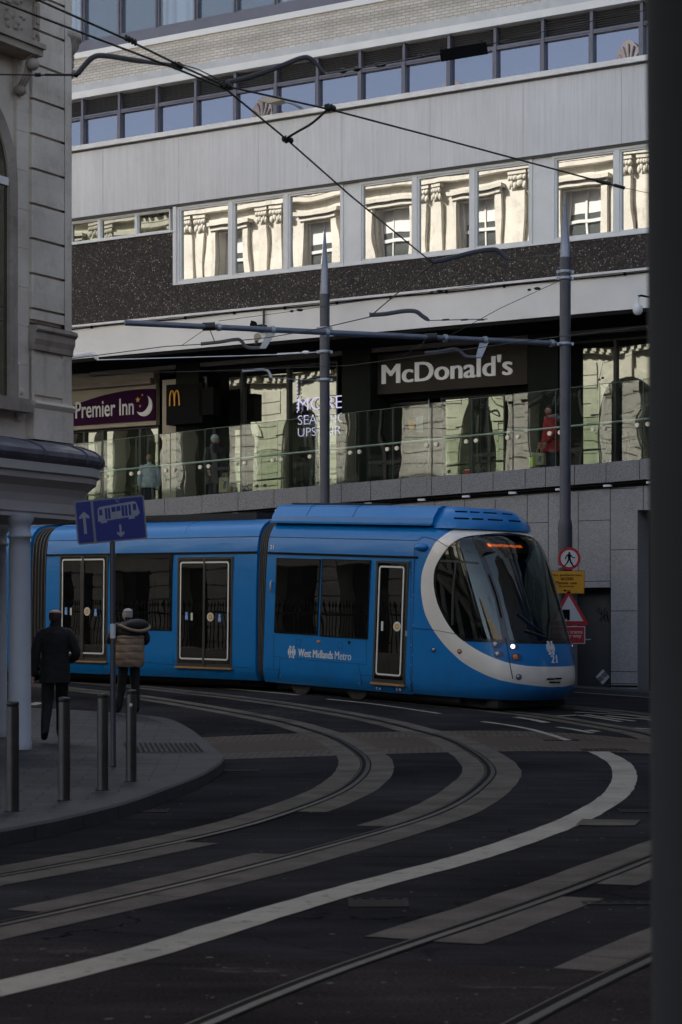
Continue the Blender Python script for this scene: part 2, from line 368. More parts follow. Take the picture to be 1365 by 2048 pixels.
def tram_paint(name, col):
    m, nt, out = new_mat(name); v = coords(nt)
    c = mixc(nt, ramp(nt, noise(nt, coords(nt, (.5, 1, 2)), 1.2, 6), .35, .7), tuple(x*.92 for x in col), col)
    c = mixc(nt, ramp(nt, noise(nt, coords(nt, (1, 1, .25)), 5, 6, .7), .68, .85), c, tuple(x*.75 for x in col))
    sx = nt.nodes.new('ShaderNodeSeparateXYZ'); L(nt, v, sx.inputs[0]); low_ = ramp(nt, mth(nt, 'ADD', sx.outputs[2], mth(nt, 'MULTIPLY', noise(nt, coords(nt, (2, 2, .6)), 2.5, 6, .7), .9)), .45, 1.15, (1, 1, 1), (0, 0, 0))
    c = mixc(nt, mth(nt, 'MULTIPLY', low_, .32), c, (.05, .045, .038))
    pbr(nt, out, c, .3, 0, bumpn(nt, noise(nt, v, .9, 2), .02, .05), .4, .18); return m
M['blue'] = tram_paint('tram_blue', (.001, .155, .45))
M['silver'] = simple('silver', (.66, .635, .6), .4, .15, .06, 2, coat=.2)
M['rubber'] = simple('rubber', (.014, .014, .014), .6, 0, .3, 5)
M['black'] = simple('gloss_black', (.008, .008, .009), .15, 0, .2, 5)
M['seam'] = simple('seam', (.006, .012, .03), .7)
M['door_line'] = simple('door_line', (.6, .59, .55), .5, 0, .05, 2)
M['ochre'] = simple('ochre_step', (.28, .15, .05), .6)
M['bogie'] = simple('bogie', (.012, .011, .011), .8)
M['wheel'] = simple('wheel', (.035, .03, .027), .6, .4)
M['lamp_on'] = emit('lamp_on', (1, .96, .9), .75)
M['lens'] = simple('lens', (.3, .3, .32), .1, .6)
M['amber'] = simple('amber', (.55, .16, .02), .3)
M['led'] = emit('led_orange', (1, .16, .02), .55)
M['letter_white'] = simple('letter_white', (.62, .62, .63), .5, 0, .04, 2)
def lit_letter():
    m, nt, out = new_mat('sign_letter'); b = pbr(nt, out, (.75, .75, .75), .8, 0, None, .1); b.inputs['Emission Color'].default_value = (1, 1, 1, 1); b.inputs['Emission Strength'].default_value = .02; return m
M['sign_letter'] = lit_letter()
M['galv'] = simple('galvanised', (.3, .32, .36), .45, .6, .15, 6)
M['pole'] = simple('pole_paint', (.04, .04, .052), .42, .2, .15, 3)
M['wire'] = simple('wire', (.012, .011, .011), .55, .2)
M['arm'] = simple('arm_grey', (.055, .06, .075), .6, .1, .2, 4)
M['white_arm'] = simple('white_arm', (.75, .74, .72), .5)
M['bollard'] = simple('bollard', (.085, .08, .082), .36, .75, .2, 4)
M['bollard_cap'] = simple('bollard_cap', (.03, .03, .03), .5)
M['sign_blue'] = simple('sign_blue', (.004, .016, .17), .35, 0, .05, 2)
M['sign_white'] = simple('sign_white', (.5, .5, .52), .45, 0, .05, 2)
M['sign_red'] = simple('sign_red', (.36, .008, .012), .4, 0, .05, 2)
M['sign_yellow'] = simple('sign_yellow', (.55, .26, .006), .4, 0, .05, 2)
M['sign_black'] = simple('sign_black', (.006, .006, .006), .8, spec=.1)
M['purple'] = simple('sign_purple', (.03, .005, .03), .8, 0, .08, 2, spec=.1)
M['gold'] = simple('gold', (.62, .3, .01), .4)
M['shop_brown'] = simple('shop_brown', (.055, .048, .041), .8, 0, .1, 2, spec=.12)
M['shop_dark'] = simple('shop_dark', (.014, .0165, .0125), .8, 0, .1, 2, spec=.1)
M['neon'] = emit('neon', (.72, .68, 1), .22)
M['grate'] = simple('grate', (.012, .0115, .011), .8, 0, .3, 8, spec=.08)
M['near_column'] = simple('column_paint', (.062, .059, .063), .7, 0, .12, 1.5, spec=.15)
M['skin'] = simple('skin', (.44, .245, .185), .55, 0, .08, 12)
M['suit'] = simple('suit', (.008, .008, .009), .85, 0, .2, 10, .2, 120)
M['trouser'] = simple('trouser', (.007, .007, .008), .85, 0, .2, 10)
M['shoe'] = simple('shoe', (.008, .007, .007), .35)
M['puffer'] = simple('puffer', (.25, .175, .12), .6, 0, .12, 6, .3, 30)
M['puffer_black'] = simple('puffer_black', (.009, .009, .01), .7, 0, .2, 6)
M['cream_fleece'] = simple('cream_fleece', (.24, .19, .14), .9, 0, .2, 30, .6, 80)
M['white_hair'] = simple('white_hair', (.36, .34, .33), .8, 0, .15, 40, .5, 90)
M['dark_hair'] = simple('dark_hair', (.03, .015, .012), .7, 0, .3, 40, .4, 90)
M['brown_hair'] = simple('brown_hair', (.2, .13, .07), .7, 0, .3, 40, .4, 90)
M['beanie'] = simple('beanie', (.28, .31, .32), .9, 0, .15, 40, .6, 70)
M['coat_dark'] = simple('coat_dark', (.013, .013, .015), .85, 0, .2, 8)
M['coat_red'] = simple('coat_red', (.36, .008, .014), .75, 0, .15, 6)
M['fur'] = simple('fur', (.24, .24, .25), .95, 0, .35, 60, 1, 90)
M['coat_blue'] = simple('coat_blue', (.34, .39, .44), .7, 0, .12, 6)
M['jeans'] = simple('jeans', (.02, .026, .05), .85, 0, .2, 10)
M['paper_bag'] = simple('paper_bag', (.42, .34, .24), .8, 0, .1, 4)
M['swirl'] = simple('swirl_blue', (.01, .2, .5), .6)
M['lime'] = simple('lime', (.3, .5, .01), .6)
M['crate_red'] = simple('crate_red', (.4, .03, .02), .6)
M['hivis'] = simple('hivis', (.5, .55, .05), .7)
M["fx"] = simple("fixing", (.62, .58, .5), .3, .5)
# ------------------------------------------------------------------ ground, road, tracks
def catmull(P, step=.35):
    P = [Vector(p) for p in P]; out = []
    for i in range(len(P)-1):
        a, b, c, d = P[max(i-1, 0)], P[i], P[i+1], P[min(i+2, len(P)-1)]
        n = max(1, int((c-b).length/step))
        for k in range(n):
            t = k/n
            out.append(.5*((2*b)+(c-a)*t+(2*a-5*b+4*c-d)*t*t+(3*b-a-3*c+d)*t**3))
    return out+[P[-1]]
def smooth(P, it=6):
    for _ in range(it): P = [P[0]]+[(P[i-1]+2*P[i]+P[i+1])/4 for i in range(1, len(P)-1)]+[P[-1]]
    return P
def nrm(P, i):
    t = (P[min(i+1, len(P)-1)]-P[max(i-1, 0)]).normalized(); return Vector((-t.y, t.x))
def ribbon(m, P, o0, o1, up, keep=None, jit=0.0, cols=2):
    run = []
    def flush():
        if len(run) > 1: m.grid(run)
        run.clear()
    for i, p in enumerate(P):
        if keep and not keep(i, p): flush(); continue
        n = nrm(P, i); row = []
        for c in range(cols+1):
            o = o0+(o1-o0)*c/cols
            if jit and c in (0, cols): o += random.uniform(-jit, jit)
            q = p+n*o; row.append((q.x, q.y, gz(q.x, q.y)+up))
        run.append(row)
    flush()
def between(m, A, B, up, step=.35, rows=6):
    A = catmull(A, step); n = len(A); B0 = catmull(B, step); B = [B0[min(len(B0)-1, round(i*(len(B0)-1)/(n-1)))] for i in range(n)]
    m.grid([[(lambda q: (q.x, q.y, gz(q.x, q.y)+up))(a+(b-a)*k/rows) for k in range(rows+1)] for a, b in zip(A, B)])
G = lambda pts, up=0: [gp(x, y, up) for x, y in pts]

xs = [-150, -90, -60, -40, -25]+[-16+.5*i for i in range(65)]+[20, 30, 50, 90, 150]
ys = [-80, -40, -20, -8, 0]+[3+.5*i for i in range(130)]+[72, 80, 100, 130, 200]
g = MB(); g.smooth = True; g.grid([[(x, y, gz(x, y)) for x in xs] for y in ys]); struct(g.build('road', M['tarmac']))
# older brown tarmac in the foreground, and the chipped cross-band edged with setts
m = MB(); between(m, G([(-260, 1850), (0, 1873), (260, 1891), (355, 1900), (600, 1917), (839, 1927), (1142, 1938), (1500, 1946)]), [Vector((-3.4, 3.2)), Vector((-2, 3.1)), Vector((0, 3)), Vector((1.2, 3.05)), Vector((3.4, 3.2))], .002, .3, 24)
struct(m.build('road_patch', M['old_tarmac']))
up_e = [(380, 1476), (407, 1475), (560, 1468), (720, 1465), (900, 1462), (1000, 1462), (1130, 1466), (1310, 1482), (1420, 1500)]
lo_e = [(400, 1522), (447, 1519), (600, 1514), (720, 1510), (850, 1506), (1000, 1503), (1150, 1503), (1310, 1508), (1420, 1518)]
mid = lambda t: [(a[0]+(b[0]-a[0])*t, a[1]+(b[1]-a[1])*t) for a, b in zip(up_e, lo_e)]
m = MB(); between(m, G(mid(.27)), G(mid(.74)), .002); struct(m.build('road_band', M['chips']))
m = MB(); between(m, G(up_e), G(mid(.27)), .0025); between(m, G(mid(.74)), G(lo_e), .0025); struct(m.build('sett_band', M['setts']))

px_of = lambda p: CX+F*p.x/p.y
RA = [(-420, 1822), (-180, 1782), (0, 1754), (128, 1730), (256, 1706), (410, 1673), (513, 1648), (597, 1617), (650, 1600), (700, 1573), (728, 1547), (733, 1523), (717, 1505), (683, 1483), (633, 1463), (543, 1438), (455, 1424), (400, 1413), (287, 1396), (143, 1379), (63, 1370), (-60, 1361)]
RB = [(-420, 1938), (-180, 1890), (0, 1850), (205, 1807), (359, 1771), (513, 1732), (665, 1690), (793, 1655), (870, 1629), (932, 1597), (973, 1562), (985, 1545), (972, 1523), (938, 1500), (888, 1475), (783, 1446), (713, 1433), (600, 1413), (513, 1401), (400, 1388), (287, 1375), (143, 1363), (20, 1354)]
RE = [(280, 2105), (379, 2048), (513, 1994), (667, 1938), (768, 1906), (870, 1875), (973, 1840), (1075, 1804), (1178, 1766), (1314, 1711)]
RF = [(820, 2170), (1034, 2048), (1178, 1971), (1314, 1909)]
V2 = lambda *a: Vector(a)
A = smooth(catmull(G(RA)), 10); B = smooth(catmull(G(RB)), 10)
E = smooth(catmull(G(RE)+[V2(3.35, 18.2), V2(4.2, 22.3), V2(4.55, 26)]+G([(1310, 1473), (1222, 1455), (1122, 1437), (988, 1421), (863, 1409)])+[V2(-.98, 41.7), V2(-5.9, 46), V2(-10, 49.6)]), 10)
Fp = smooth(catmull(G(RF)+[V2(3.25, 14.1), V2(4.75, 17.6), V2(5.75, 21.8), V2(6.05, 26)]+G([(1310, 1433), (1222, 1423), (1142, 1415)])+[V2(.02, 42.75), V2(-4.9, 47.05), V2(-9, 50.7)]), 10)
def strips(P, tin, tout, keep_in=None, keep_out=None, up=.0045):
    ribbon(mc, P, .065, tin, up, keep_in, .008); ribbon(mc, P, -.065, -tout, up, keep_out, .008)
mc = MB(); mg = MB(); mr = MB()
def low(P, f):
    top = max(range(len(P)), key=lambda i: P[i].x)
    return lambda i, p: True if i >= top else f(px_of(p), p)
strips(A, .33, .34, None, low(A, lambda x, p: not 372 < x < 566))
strips(B, .33, .35, low(B, lambda x, p: not (622 < x < 772) and x > 32 or x < -30), low(B, lambda x, p: not 82 < x < 100))
strips(E, .33, .33, low(E, lambda x, p: x > 640 and p.y > 11), low(E, lambda x, p: x > 765 and p.y > 11 and not 1130 < x < 1152))
strips(Fp, .33, .33, low(Fp, lambda x, p: x > 1145 and p.y > 10), low(Fp, lambda x, p: x > 1290 and p.y > 10))
for P in (A, B, E, Fp):
    ribbon(mg, P, -.066, .066, .0065); ribbon(mr, P, -.05, -.002, .0085); ribbon(mr, P, .045, .056, .0085)
mj = MB()
for P in (A, B, E, Fp):                          # worn joints across the concrete beside the rails
    acc = 0
    for i in range(1, len(P)-1):
        acc += (P[i]-P[i-1]).length
        if acc > 2.9 and 9 < P[i].y < 40:
            acc = random.uniform(-.6, .4); n = nrm(P, i); t_ = Vector((n.y, -n.x))
            for a_, b_ in ((.075, .325), (-.075, -.335)):
                q0, q1 = P[i]+n*a_+t_*random.uniform(-.02, .02), P[i]+n*b_; qs = [q0-t_*.007, q1-t_*.005, q1+t_*.005, q0+t_*.007]
                mj.quad(*[(q.x, q.y, gz(q.x, q.y)+.0052) for q in qs])
struct(mj.build('slab_joint', M['groove'])); struct(mc.build('track_slab', M['concrete'])); struct(mg.build('rail_groove', M['groove'])); struct(mr.build('rail', M['rail']))
# paint
m = MB()
W = smooth(catmull(G([(-420, 2076), (-200, 2028), (0, 1978), (103, 1954), (205, 1933), (359, 1886), (513, 1835), (665, 1791), (768, 1761), (870, 1736), (973, 1706), (1101, 1661), (1152, 1639), (1198, 1615), (1235, 1588), (1249, 1560), (1248, 1540), (1232, 1521), (1197, 1504)]), .25), 5)
ribbon(m, W, -.135, .135, .006, None, .007)
def dash(pts, w=.11): ribbon(m, catmull(G(pts), .3), -w/2, w/2, .0085, None, .003)
for pts, w in (([(280, 1363), (400, 1373), (500, 1382), (598, 1391)], .16), ([(560, 1381), (600, 1385), (647, 1389)], .09), ([(655, 1399), (733, 1407), (800, 1416), (880, 1428)], .12),
               ([(965, 1444), (1010, 1450), (1055, 1458), (1100, 1470), (1138, 1482)], .12), ([(1033, 1435), (1065, 1440), (1093, 1446)], .16), ([(1115, 1433), (1155, 1431)], .12), ([(1155, 1431), (1200, 1437), (1242, 1444)], .12),
               ([(1172, 1430), (1215, 1436), (1270, 1443)], .12), ([(1212, 1432), (1260, 1437), (1320, 1441)], .12), ([(1117, 1455), (1150, 1460), (1185, 1467)], .12), ([(1176, 1461), (1196, 1464)], .14), ([(1150, 1425), (1240, 1430), (1330, 1437)], .1),
               ([(1270, 1457), (1330, 1461)], .12), ([(143, 1351), (175, 1354)], .12), ([(190, 1356), (222, 1359)], .12), ([(60, 1411), (83, 1406)], .2)):
    dash(pts, w)
struct(m.build('road_marking', M['road_paint']))
# scuffs of pale paint left on the old tarmac
# drain covers
def cover(px, py, wpx, d, label, yawd=0):
    p = gp(px, py); wd = wpx/F*p.y; t = empty('drain_cover', Matrix.Translation((p.x, p.y, gz(p.x, p.y)+.003)) @ Matrix.Rotation(R(yawd), 4, 'Z'), label, 'drain cover', 'drain covers in the road'); fr = ROOT[t.name]
    f = MB(); x, y = wd/2, d/2
    f.box(-x, x, -y, -y+.03, -.002, .003); f.box(-x, x, y-.03, y, -.002, .003); f.box(-x, -x+.03, -y+.03, y-.03, -.002, .003); f.box(x-.03, x, -y+.03, y-.03, -.002, .003); f.build('cover_frame', M['grate'], t, fr)
    b = MB(); n = max(3, int(wd/.075))
    b.box(-x+.03, x-.03, -y+.03, y-.03, -.0025, -.001)
    for i in range(n):
        c = -x+.03+(i+.5)*(wd-.06)/n; b.box(c-.014, c+.014, -y+.03, y-.03, -.001, .002)
    b.build('bars', M['grate'], t, fr)
cover(757, 1806, 120, .42, 'iron drain grating in the dark tarmac beside the broad white line')
cover(1275, 1622, 74, .4, 'iron drain grating to the right of the bend of the broad white line')
cover(1208, 1500, 90, .5, 'slotted iron grating at the start of the broad white line')
cover(1122, 1480, 70, .45, 'dark iron cover crossed by a thin white dash on the brown band')
cover(483, 1541, 70, .4, 'iron gully grating beside the tip of the left pavement kerb')
cover(297, 1622, 80, .4, 'iron gully grating along the long kerb of the left pavement')
cover(1245, 1807, 160, .16, 'long slotted channel drain between the near tram rails', 0)
m = MB(); between(m, G([(1165, 1640), (1210, 1641), (1282, 1642)]), G([(1152, 1652), (1200, 1653), (1270, 1653)]), .01); struct(m.build('concrete_patch', M['concrete']))

# ------------------------------------------------------------------ left pavement with its kerb
KH = .13
edge = catmull([Vector((-30, 31.5)), Vector((-14, 34.2))]+G([(20, 1414), (120, 1418), (200, 1423), (277, 1429), (317, 1432), (350, 1440), (383, 1457), (417, 1483), (443, 1505), (449, 1516), (438, 1528), (400, 1550), (333, 1575), (267, 1599), (205, 1616), (103, 1640), (0, 1659), (-200, 1691), (-500, 1735)], KH)+[Vector((-9, 10.5)), Vector((-20, 6))], .22)
edge = smooth(edge, 3)
inn = [p+nrm(edge, i)*(-.3) for i, p in enumerate(edge)]
inside = 1 if (inn[len(inn)//2]-Vector((-12, 25))).length < (edge[len(edge)//2]-Vector((-12, 25))).length else -1
inn = [p+nrm(edge, i)*(-.3*inside) for i, p in enumerate(edge)]
P3 = lambda q, up: (q.x, q.y, gz(q.x, q.y)+up)
ctr = Vector((-14, 24)); m = MB()
m.grid([[P3(p+(Vector((max(-30, min(ctr.x, p.x-.5)), ctr.y+(p.y-ctr.y)*.15))-p)*t, KH-.002) for t in (0, .03, .08, .15, .25, .4, .6, .8, 1)] for p in inn])
struct(m.build('pavement', M['paving']))
m = MB(); m.grid([[P3(p, -.05), P3(p, KH-.02), P3(p+(q-p)*.07, KH), P3(q, KH)] for p, q in zip(edge, inn)])
for i in range(0, len(edge), 4):    # dark joints between the kerb stones
    p, q = edge[i], inn[i]; n = (edge[min(i+1, len(edge)-1)]-p); n = n.normalized()*.006 if n.length else Vector((.006, 0))
struct(m.build('kerb', M['kerb'])); mk_ = MB(); acc = 0
for i in range(1, len(edge)-1):
    acc += (edge[i]-edge[i-1]).length
    if acc > .9:
        acc = 0; p, q = edge[i], inn[i]; d_ = nrm(edge, i); t_ = Vector((d_.y, -d_.x))*.005; o_ = (p-q).normalized()*.002
        mk_.quad(P3(p+o_-t_, -.03), P3(p+o_+t_, -.03), P3(p+o_+t_, KH-.02), P3(p+o_-t_, KH-.02)); mk_.quad(P3(p-o_*10-t_, KH+.0015), P3(p-o_*10+t_, KH+.0015), P3(q+t_, KH+.0015), P3(q-t_, KH+.0015))
struct(mk_.build('kerb_joint', M['groove']))
m = MB(); between(m, G([(247, 1486), (330, 1485), (382, 1488)], KH), G([(256, 1505), (330, 1506), (400, 1506)], KH), KH+.003); struct(m.build('tactile_paving', M['paving']))
m = MB()
for k in range(15):
    a = gp(250+k*10, 1487, KH); b = gp(257+k*10.6, 1505, KH); ribbon(m, [a, (a+b)/2, b], -.018, .018, KH+.009)
struct(m.build('tactile_bars', M['grate']))

# bollards
def bollard(px, py, label):
    p = gp(px, py, KH); z = gz(p.x, p.y)+KH-.004
    t = empty('bollard', (p.x, p.y, z), label, 'bollard', 'steel bollards along the pavement edge')
    fr = ROOT[t.name]; r = .052
    b = MB(); b.lathe((0, 0, 0), [(r, 0), (r, .86)], 24); b.build('post', M['bollard'], t, fr)
    c = MB(); c.lathe((0, 0, .86), [(r*.93, 0), (r*.93, .012), (r, .014), (r, .036), (r*.9, .046), (0.001, .05)], 24); c.build('cap', M['bollard_cap'], t, fr)
    s = MB(); s.lathe((0, 0, 0), [(r+.02, .001), (r+.016, .005), (r+.003, .006)], 20); s.build('base_collar', M['grate'], t, fr)
for a in ((26, 1622, 'steel bollard nearest the camera, in front of the white round column'), (129, 1600, 'steel bollard in front of the man in the dark suit'), (206, 1580, 'steel bollard just left of the blue sign post'), (263, 1562, 'steel bollard just right of the blue sign post, with a small pale sticker')): bollard(*a)
o = [x for x in bpy.data.objects if x.name.startswith('bollard.003')][0]
m = MB(); m.ring((0, .76), .001, .017, -.0535, -.049, 14); m.build('sticker', M['sign_white'], o, ROOT[o.name])

# near round column; the roof and walls are unseen, added to shade the foreground
t = empty('near_column', (1.1, 4.1, 0), 'dark round column standing close to the camera at the right edge of the view, with an unseen roof and walls added for shade', 'column'); fr = ROOT[t.name]
m = MB(); m.lathe((-.26, 0, 0), [(.3, 0), (.3, .12), (.242, .16), (.245, .9), (.2575, 3), (.26, 6.4), (.3, 6.5), (.3, 6.7)], 64); m.build('column_shaft', M['near_column'], t, fr)
m = MB(); m.box(-14, 9, -17, .6, 6.7, 7.4); m.build('shade_roof', M['near_column'], t, fr)
m = MB(); m.box(2.6, 9, -17, .6, 0, 6.7); m.box(-14, 2.6, -17, -16, 0, 6.7); m.build('shade_wall', M['stone_dark'], t, fr)
m = MB(); m.box(9, 20, -17, 31, 0, 11); m.build('shade_side_wall', M['stone_dark'], t, fr)
m = MB(); m.box(-14, 9, -17, .6, 7.4, 13); m.build('shade_upper_wall', M['stone_dark'], t, fr)
# ------------------------------------------------------------------ office and hotel building across the street (frame FM)
B0 = FM @ Matrix.Translation((-26, 40, .5))
ob = empty('office_building', B0, 'long pale office and hotel building of stacked floors above the shops behind the tram', 'building')
bd = lambda m, name, mat, par=None: m.build(name, mat, par or ob, FM)
S0, S1 = -110, -6
m = MB(); m.box(S0, S1, 40.0, 41.5, 11.6, 13.2); bd(m, 'spandrel_wall', M['render'])
m = MB()
for k in range(24): m.box(-60+k*2.27-.006, -60+k*2.27+.006, 39.996, 40.0, 11.6, 13.2)
bd(m, 'panel_joint', simple('panel_joint', (.4, .4, .41), .7))
m = MB(); m.box(S0, S1, 39.9, 40.6, 13.2, 13.31); bd(m, 'window_sill', M['coping'])
m = MB(); m.box(S0, S1, 39.97, 40.0, 13.16, 13.2); m.box(S0, S1, 40.02, 41.5, 11.55, 11.6); bd(m, 'drip_edge', M['dark_metal'])
def win(s0, s1, z0, z1, c, fw, pane, fmat, par=None, inner=None, name='window', depth=.07):
    f = MB(); f.box(s0, s1, c-.05, c+depth, z0, z0+fw); f.box(s0, s1, c-.05, c+depth, z1-fw, z1); f.box(s0, s0+fw, c-.05, c+depth, z0+fw, z1-fw); f.box(s1-fw, s1, c-.05, c+depth, z0+fw, z1-fw)
    if inner:
        a = inner; f.box(s0+fw, s0+fw+a, c-.02, c+depth, z0+fw, z1-fw); f.box(s1-fw-a, s1-fw, c-.02, c+depth, z0+fw, z1-fw); f.box(s0+fw+a, s1-fw-a, c-.02, c+depth, z0+fw, z0+fw+a); f.box(s0+fw+a, s1-fw-a, c-.02, c+depth, z1-fw-a, z1-fw)
    w_ = bd(f, name, fmat, par); p = MB(); a = fw+(inner or 0)
    t_, u_ = random.uniform(-.006, .006), random.uniform(-.004, .004); y = c+.03
    p.add([(s0+a-.01, y-t_, z0+a-.01), (s1-a+.01, y+t_, z0+a-.01), (s1-a+.01, y+t_+u_, z1-a+.01), (s0+a-.01, y-t_+u_, z1-a+.01)], [(0, 1, 2, 3)])
    bd(p, 'pane', pane, w_); return w_
# hotel strip windows with louvres above
sp = 1.1375
for k in range(-4, 19):
    s = -33.57+sp*k
    w_ = win(s-.03, s+sp-.03, 13.31, 14.06, 40.27, .045, M['pane_sky'], M['alu'])
    l = MB(); l.box(s-.035, s+.03, 40.2, 40.42, 13.31, 14.5); l.box(s+.03, s+sp-.035, 40.22, 40.4, 14.04, 14.1); bd(l, 'mullion', M['alu'], w_)
    l = MB(); n = 8; l.box(s+.03, s+sp-.035, 40.36, 40.4, 14.1, 14.5)
    for i in range(n):
        z = 14.115+i*.048; l.add([(s+.03, 40.29, z), (s+sp-.035, 40.29, z), (s+sp-.035, 40.35, z+.034), (s+.03, 40.35, z+.034), (s+.03, 40.29, z+.008), (s+sp-.035, 40.29, z+.008), (s+sp-.035, 40.35, z+.042), (s+.03, 40.35, z+.042)], [(0, 1, 5, 4), (4, 5, 6, 7), (0, 3, 2, 1), (3, 7, 6, 2)])
    bd(l, 'louvre', M['louvre'], w_)
m = MB(); m.box(S0, S1, 40.1, 41.5, 14.5, 14.66); m.box(S0, S1, 40.1, 41.5, 15.47, 15.61); bd(m, 'white_band', M['fascia'])
m = MB(); m.box(S0, S1, 40.14, 41.5, 14.66, 14.83); bd(m, 'tile_band', simple('tile_band', (.45, .45, .45), .5, 0, .1, 3))
m = MB(); m.box(S0, S1, 40.16, 41.5, 14.83, 15.47); bd(m, 'brick_wall', M['brick'])
m = MB(); m.box(S0, S1, 40.18, 41.5, 15.61, 15.87); bd(m, 'sill_panel', M['alu'])
for k in range(-4, 19):
    s = -33.57+sp*k; cur = k in (-1, 2, 5, 6, 9)
    w_ = win(s-.02, s+sp-.04, 15.87, 17.45, 40.3, .05, M['pane_curtain'] if cur else M['pane_blind'], M['alu'])
    l = MB(); l.box(s-.05, s-.02, 40.22, 40.4, 15.87, 17.45); l.box(s+sp-.04, s+sp-.05+.02, 40.22, 40.4, 15.87, 17.45); bd(l, 'mullion', M['alu'], w_)
m = MB(); m.box(S0, S1, 40.0, 43.4, 17.45, 22.3); bd(m, 'parapet', M['fascia'])  # out of view, raised so its shadow climbs the lower front opposite
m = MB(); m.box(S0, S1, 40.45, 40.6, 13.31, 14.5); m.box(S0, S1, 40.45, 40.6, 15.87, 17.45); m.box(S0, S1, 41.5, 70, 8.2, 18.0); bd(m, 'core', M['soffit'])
m = MB(); m.box(-30.2, 60, 43.5, 62, 18.0, 46); bd(m, 'shade_tower', M['fascia'])  # block out of view, placed and sized to keep sun off the foreground
# first-floor windows in white frames, pebble-dash panels
for a, b in ((-30.59, -25.97), (-25.55, -21.24), (-20.77, -16.3), (-15.85, -11.4)):
    n = 3; wdt = (b-a)/n
    for i in range(n): win(a+i*wdt, a+(i+1)*wdt, 9.75, 11.55, 40.12, .055, M['pane_big'], M['white_frame'], None, .04)
m = MB()
for a, b in ((-25.97, -25.55), (-21.24, -20.77), (-16.3, -15.85)): m.box(a, b, 40.1, 40.5, 9.75, 11.55)
m.box(S0, S1, 40.3, 40.5, 9.7, 11.55); m.box(-30.68, -30.59, 40.02, 40.4, 9.72, 11.55); m.box(-30.68, -11.4, 40.03, 40.3, 9.72, 9.75); bd(m, 'pier', M['white_frame'])
for a, b in ((-36.2, -35.0), (-35.0, -33.9), (-33.9, -32.98), (-32.98, -31.85), (-31.85, -30.82)): win(a, b, 11.0, 11.55, 40.16, .04, M['pane_shop'], M['white_frame'], None, .02)
m = MB(); m.box(S0, -30.62, 40.0, 40.3, 10.96, 11.0); bd(m, 'clerestory_sill', M['white_frame'])
m = MB(); m.box(S0, -30.68, 40.05, 40.3, 8.98, 10.96); m.box(-30.68, S1, 40.05, 40.3, 8.98, 9.72); bd(m, 'pebble_panel', M['pebble'])
m = MB()
for s in [-36+1.42*k for k in range(19)]: m.box(s-.005, s+.005, 40.046, 40.05, 8.98, 9.72 if s > -30.7 else 10.96)
bd(m, 'panel_seam', M['dark_metal'])
# white canopy fascia with a cable along its top edge, dark soffit under it
m = MB(); m.box(S0, S1, 39.9, 40.6, 8.18, 8.93); bd(m, 'canopy_fascia', M['fascia'])
m = MB(); m.box(S0, S1, 39.8, 40.2, 8.93, 8.98); bd(m, 'fascia_coping', M['coping'])
m = MB(); m.tube([(s, 39.86+.004*math.sin(s*3), 8.9+.01*math.sin(s*1.7)) for s in [-45+.6*i for i in range(58)]], .014, 6)
for s in [-40+1.4*i for i in range(20)]: m.box(s-.02, s+.02, 39.84, 39.9, 8.87, 8.93)
bd(m, 'cable', M['grate'])
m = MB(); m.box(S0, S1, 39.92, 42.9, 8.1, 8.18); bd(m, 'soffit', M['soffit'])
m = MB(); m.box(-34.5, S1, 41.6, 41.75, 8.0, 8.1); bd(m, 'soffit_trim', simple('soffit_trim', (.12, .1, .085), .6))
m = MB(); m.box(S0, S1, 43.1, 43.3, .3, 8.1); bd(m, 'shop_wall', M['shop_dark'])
WZ = lambda s: 4.69+(s+31.08)*.0313          # top of the parapet coping, rising to the right
FZ = lambda s: WZ(s)-.3                       # walkway floor
# shopfront piers and glazing
m = MB(); m.box(on(325, 800, FM, 41.57)[0], on(352, 800, FM, 41.57)[0], 41.57, 42.3, 4.2, 7.75); m.box(-36.5, -32.68, 41.95, 42.1, 6.72, 7.85); m.box(-36.5, -32.68, 41.85, 42.1, 7.85, 8.1); bd(m, 'cream_fascia', M['cream_board'])
m = MB(); m.box(-36.5, -32.7, 41.75, 41.95, 7.72, 7.86); bd(m, 'sign_light_box', simple('light_box', (.2, .15, .12), .5))
m = MB()
for a, b in ((352, 398), (684, 741), (1056, 1116)): m.box(on(a, 800, FM, 41.55)[0], on(b, 800, FM, 41.55)[0], 41.55, 42.4, 4.2, 8.1)
m.box(-31.4, -27.42, 42.05, 42.3, 7.95, 8.1); m.box(-26.45, -22.45, 42.3, 42.5, 6.95, 8.1); m.box(-21.5, S1, 42.05, 42.3, 7.95, 8.1); bd(m, 'dark_pier', M['shop_dark'])
def shop(s0, s1, z1, name='shop_window', c=42.15, mt='pane_shop', f=.035): return win(s0, s1, FZ(s0)+.02, z1, c, f, M[mt], M['dark_metal'], None, None, name)
for a, b in ((-36.5, -35.1), (-35.1, -34.5), (-34.5, -33.3), (-33.3, -32.7)): shop(a, b, 6.7)
for a, b in ((-31.38, -30.2), (-30.2, -28.85), (-28.85, -27.44)): shop(a, b, 7.94)
for a, b in ((-21.48, -20.3), (-20.3, -18.95), (-18.95, -17.6), (-17.6, -16.2), (-16.2, -14.8)): shop(a, b, 7.94)
dz = on(884, 850, FM, 42.4)[0], on(942, 850, FM, 42.4)[0], on(1012, 850, FM, 42.4)[0]
shop(on(729, 880, FM, 42.4)[0], on(782, 880, FM, 42.4)[0], 6.72, c=42.4); shop(dz[0], dz[1], 6.95, c=42.4); shop(dz[1], dz[2], 6.95, c=42.4)
d_ = win(on(784, 880, FM, 42.4)[0], on(862, 880, FM, 42.4)[0], FZ(-25)+.02, 6.9, 42.4, .05, M['black'], M['dark_metal'], None, None, 'door')
a = on(824, 850, FM, 42.39); 
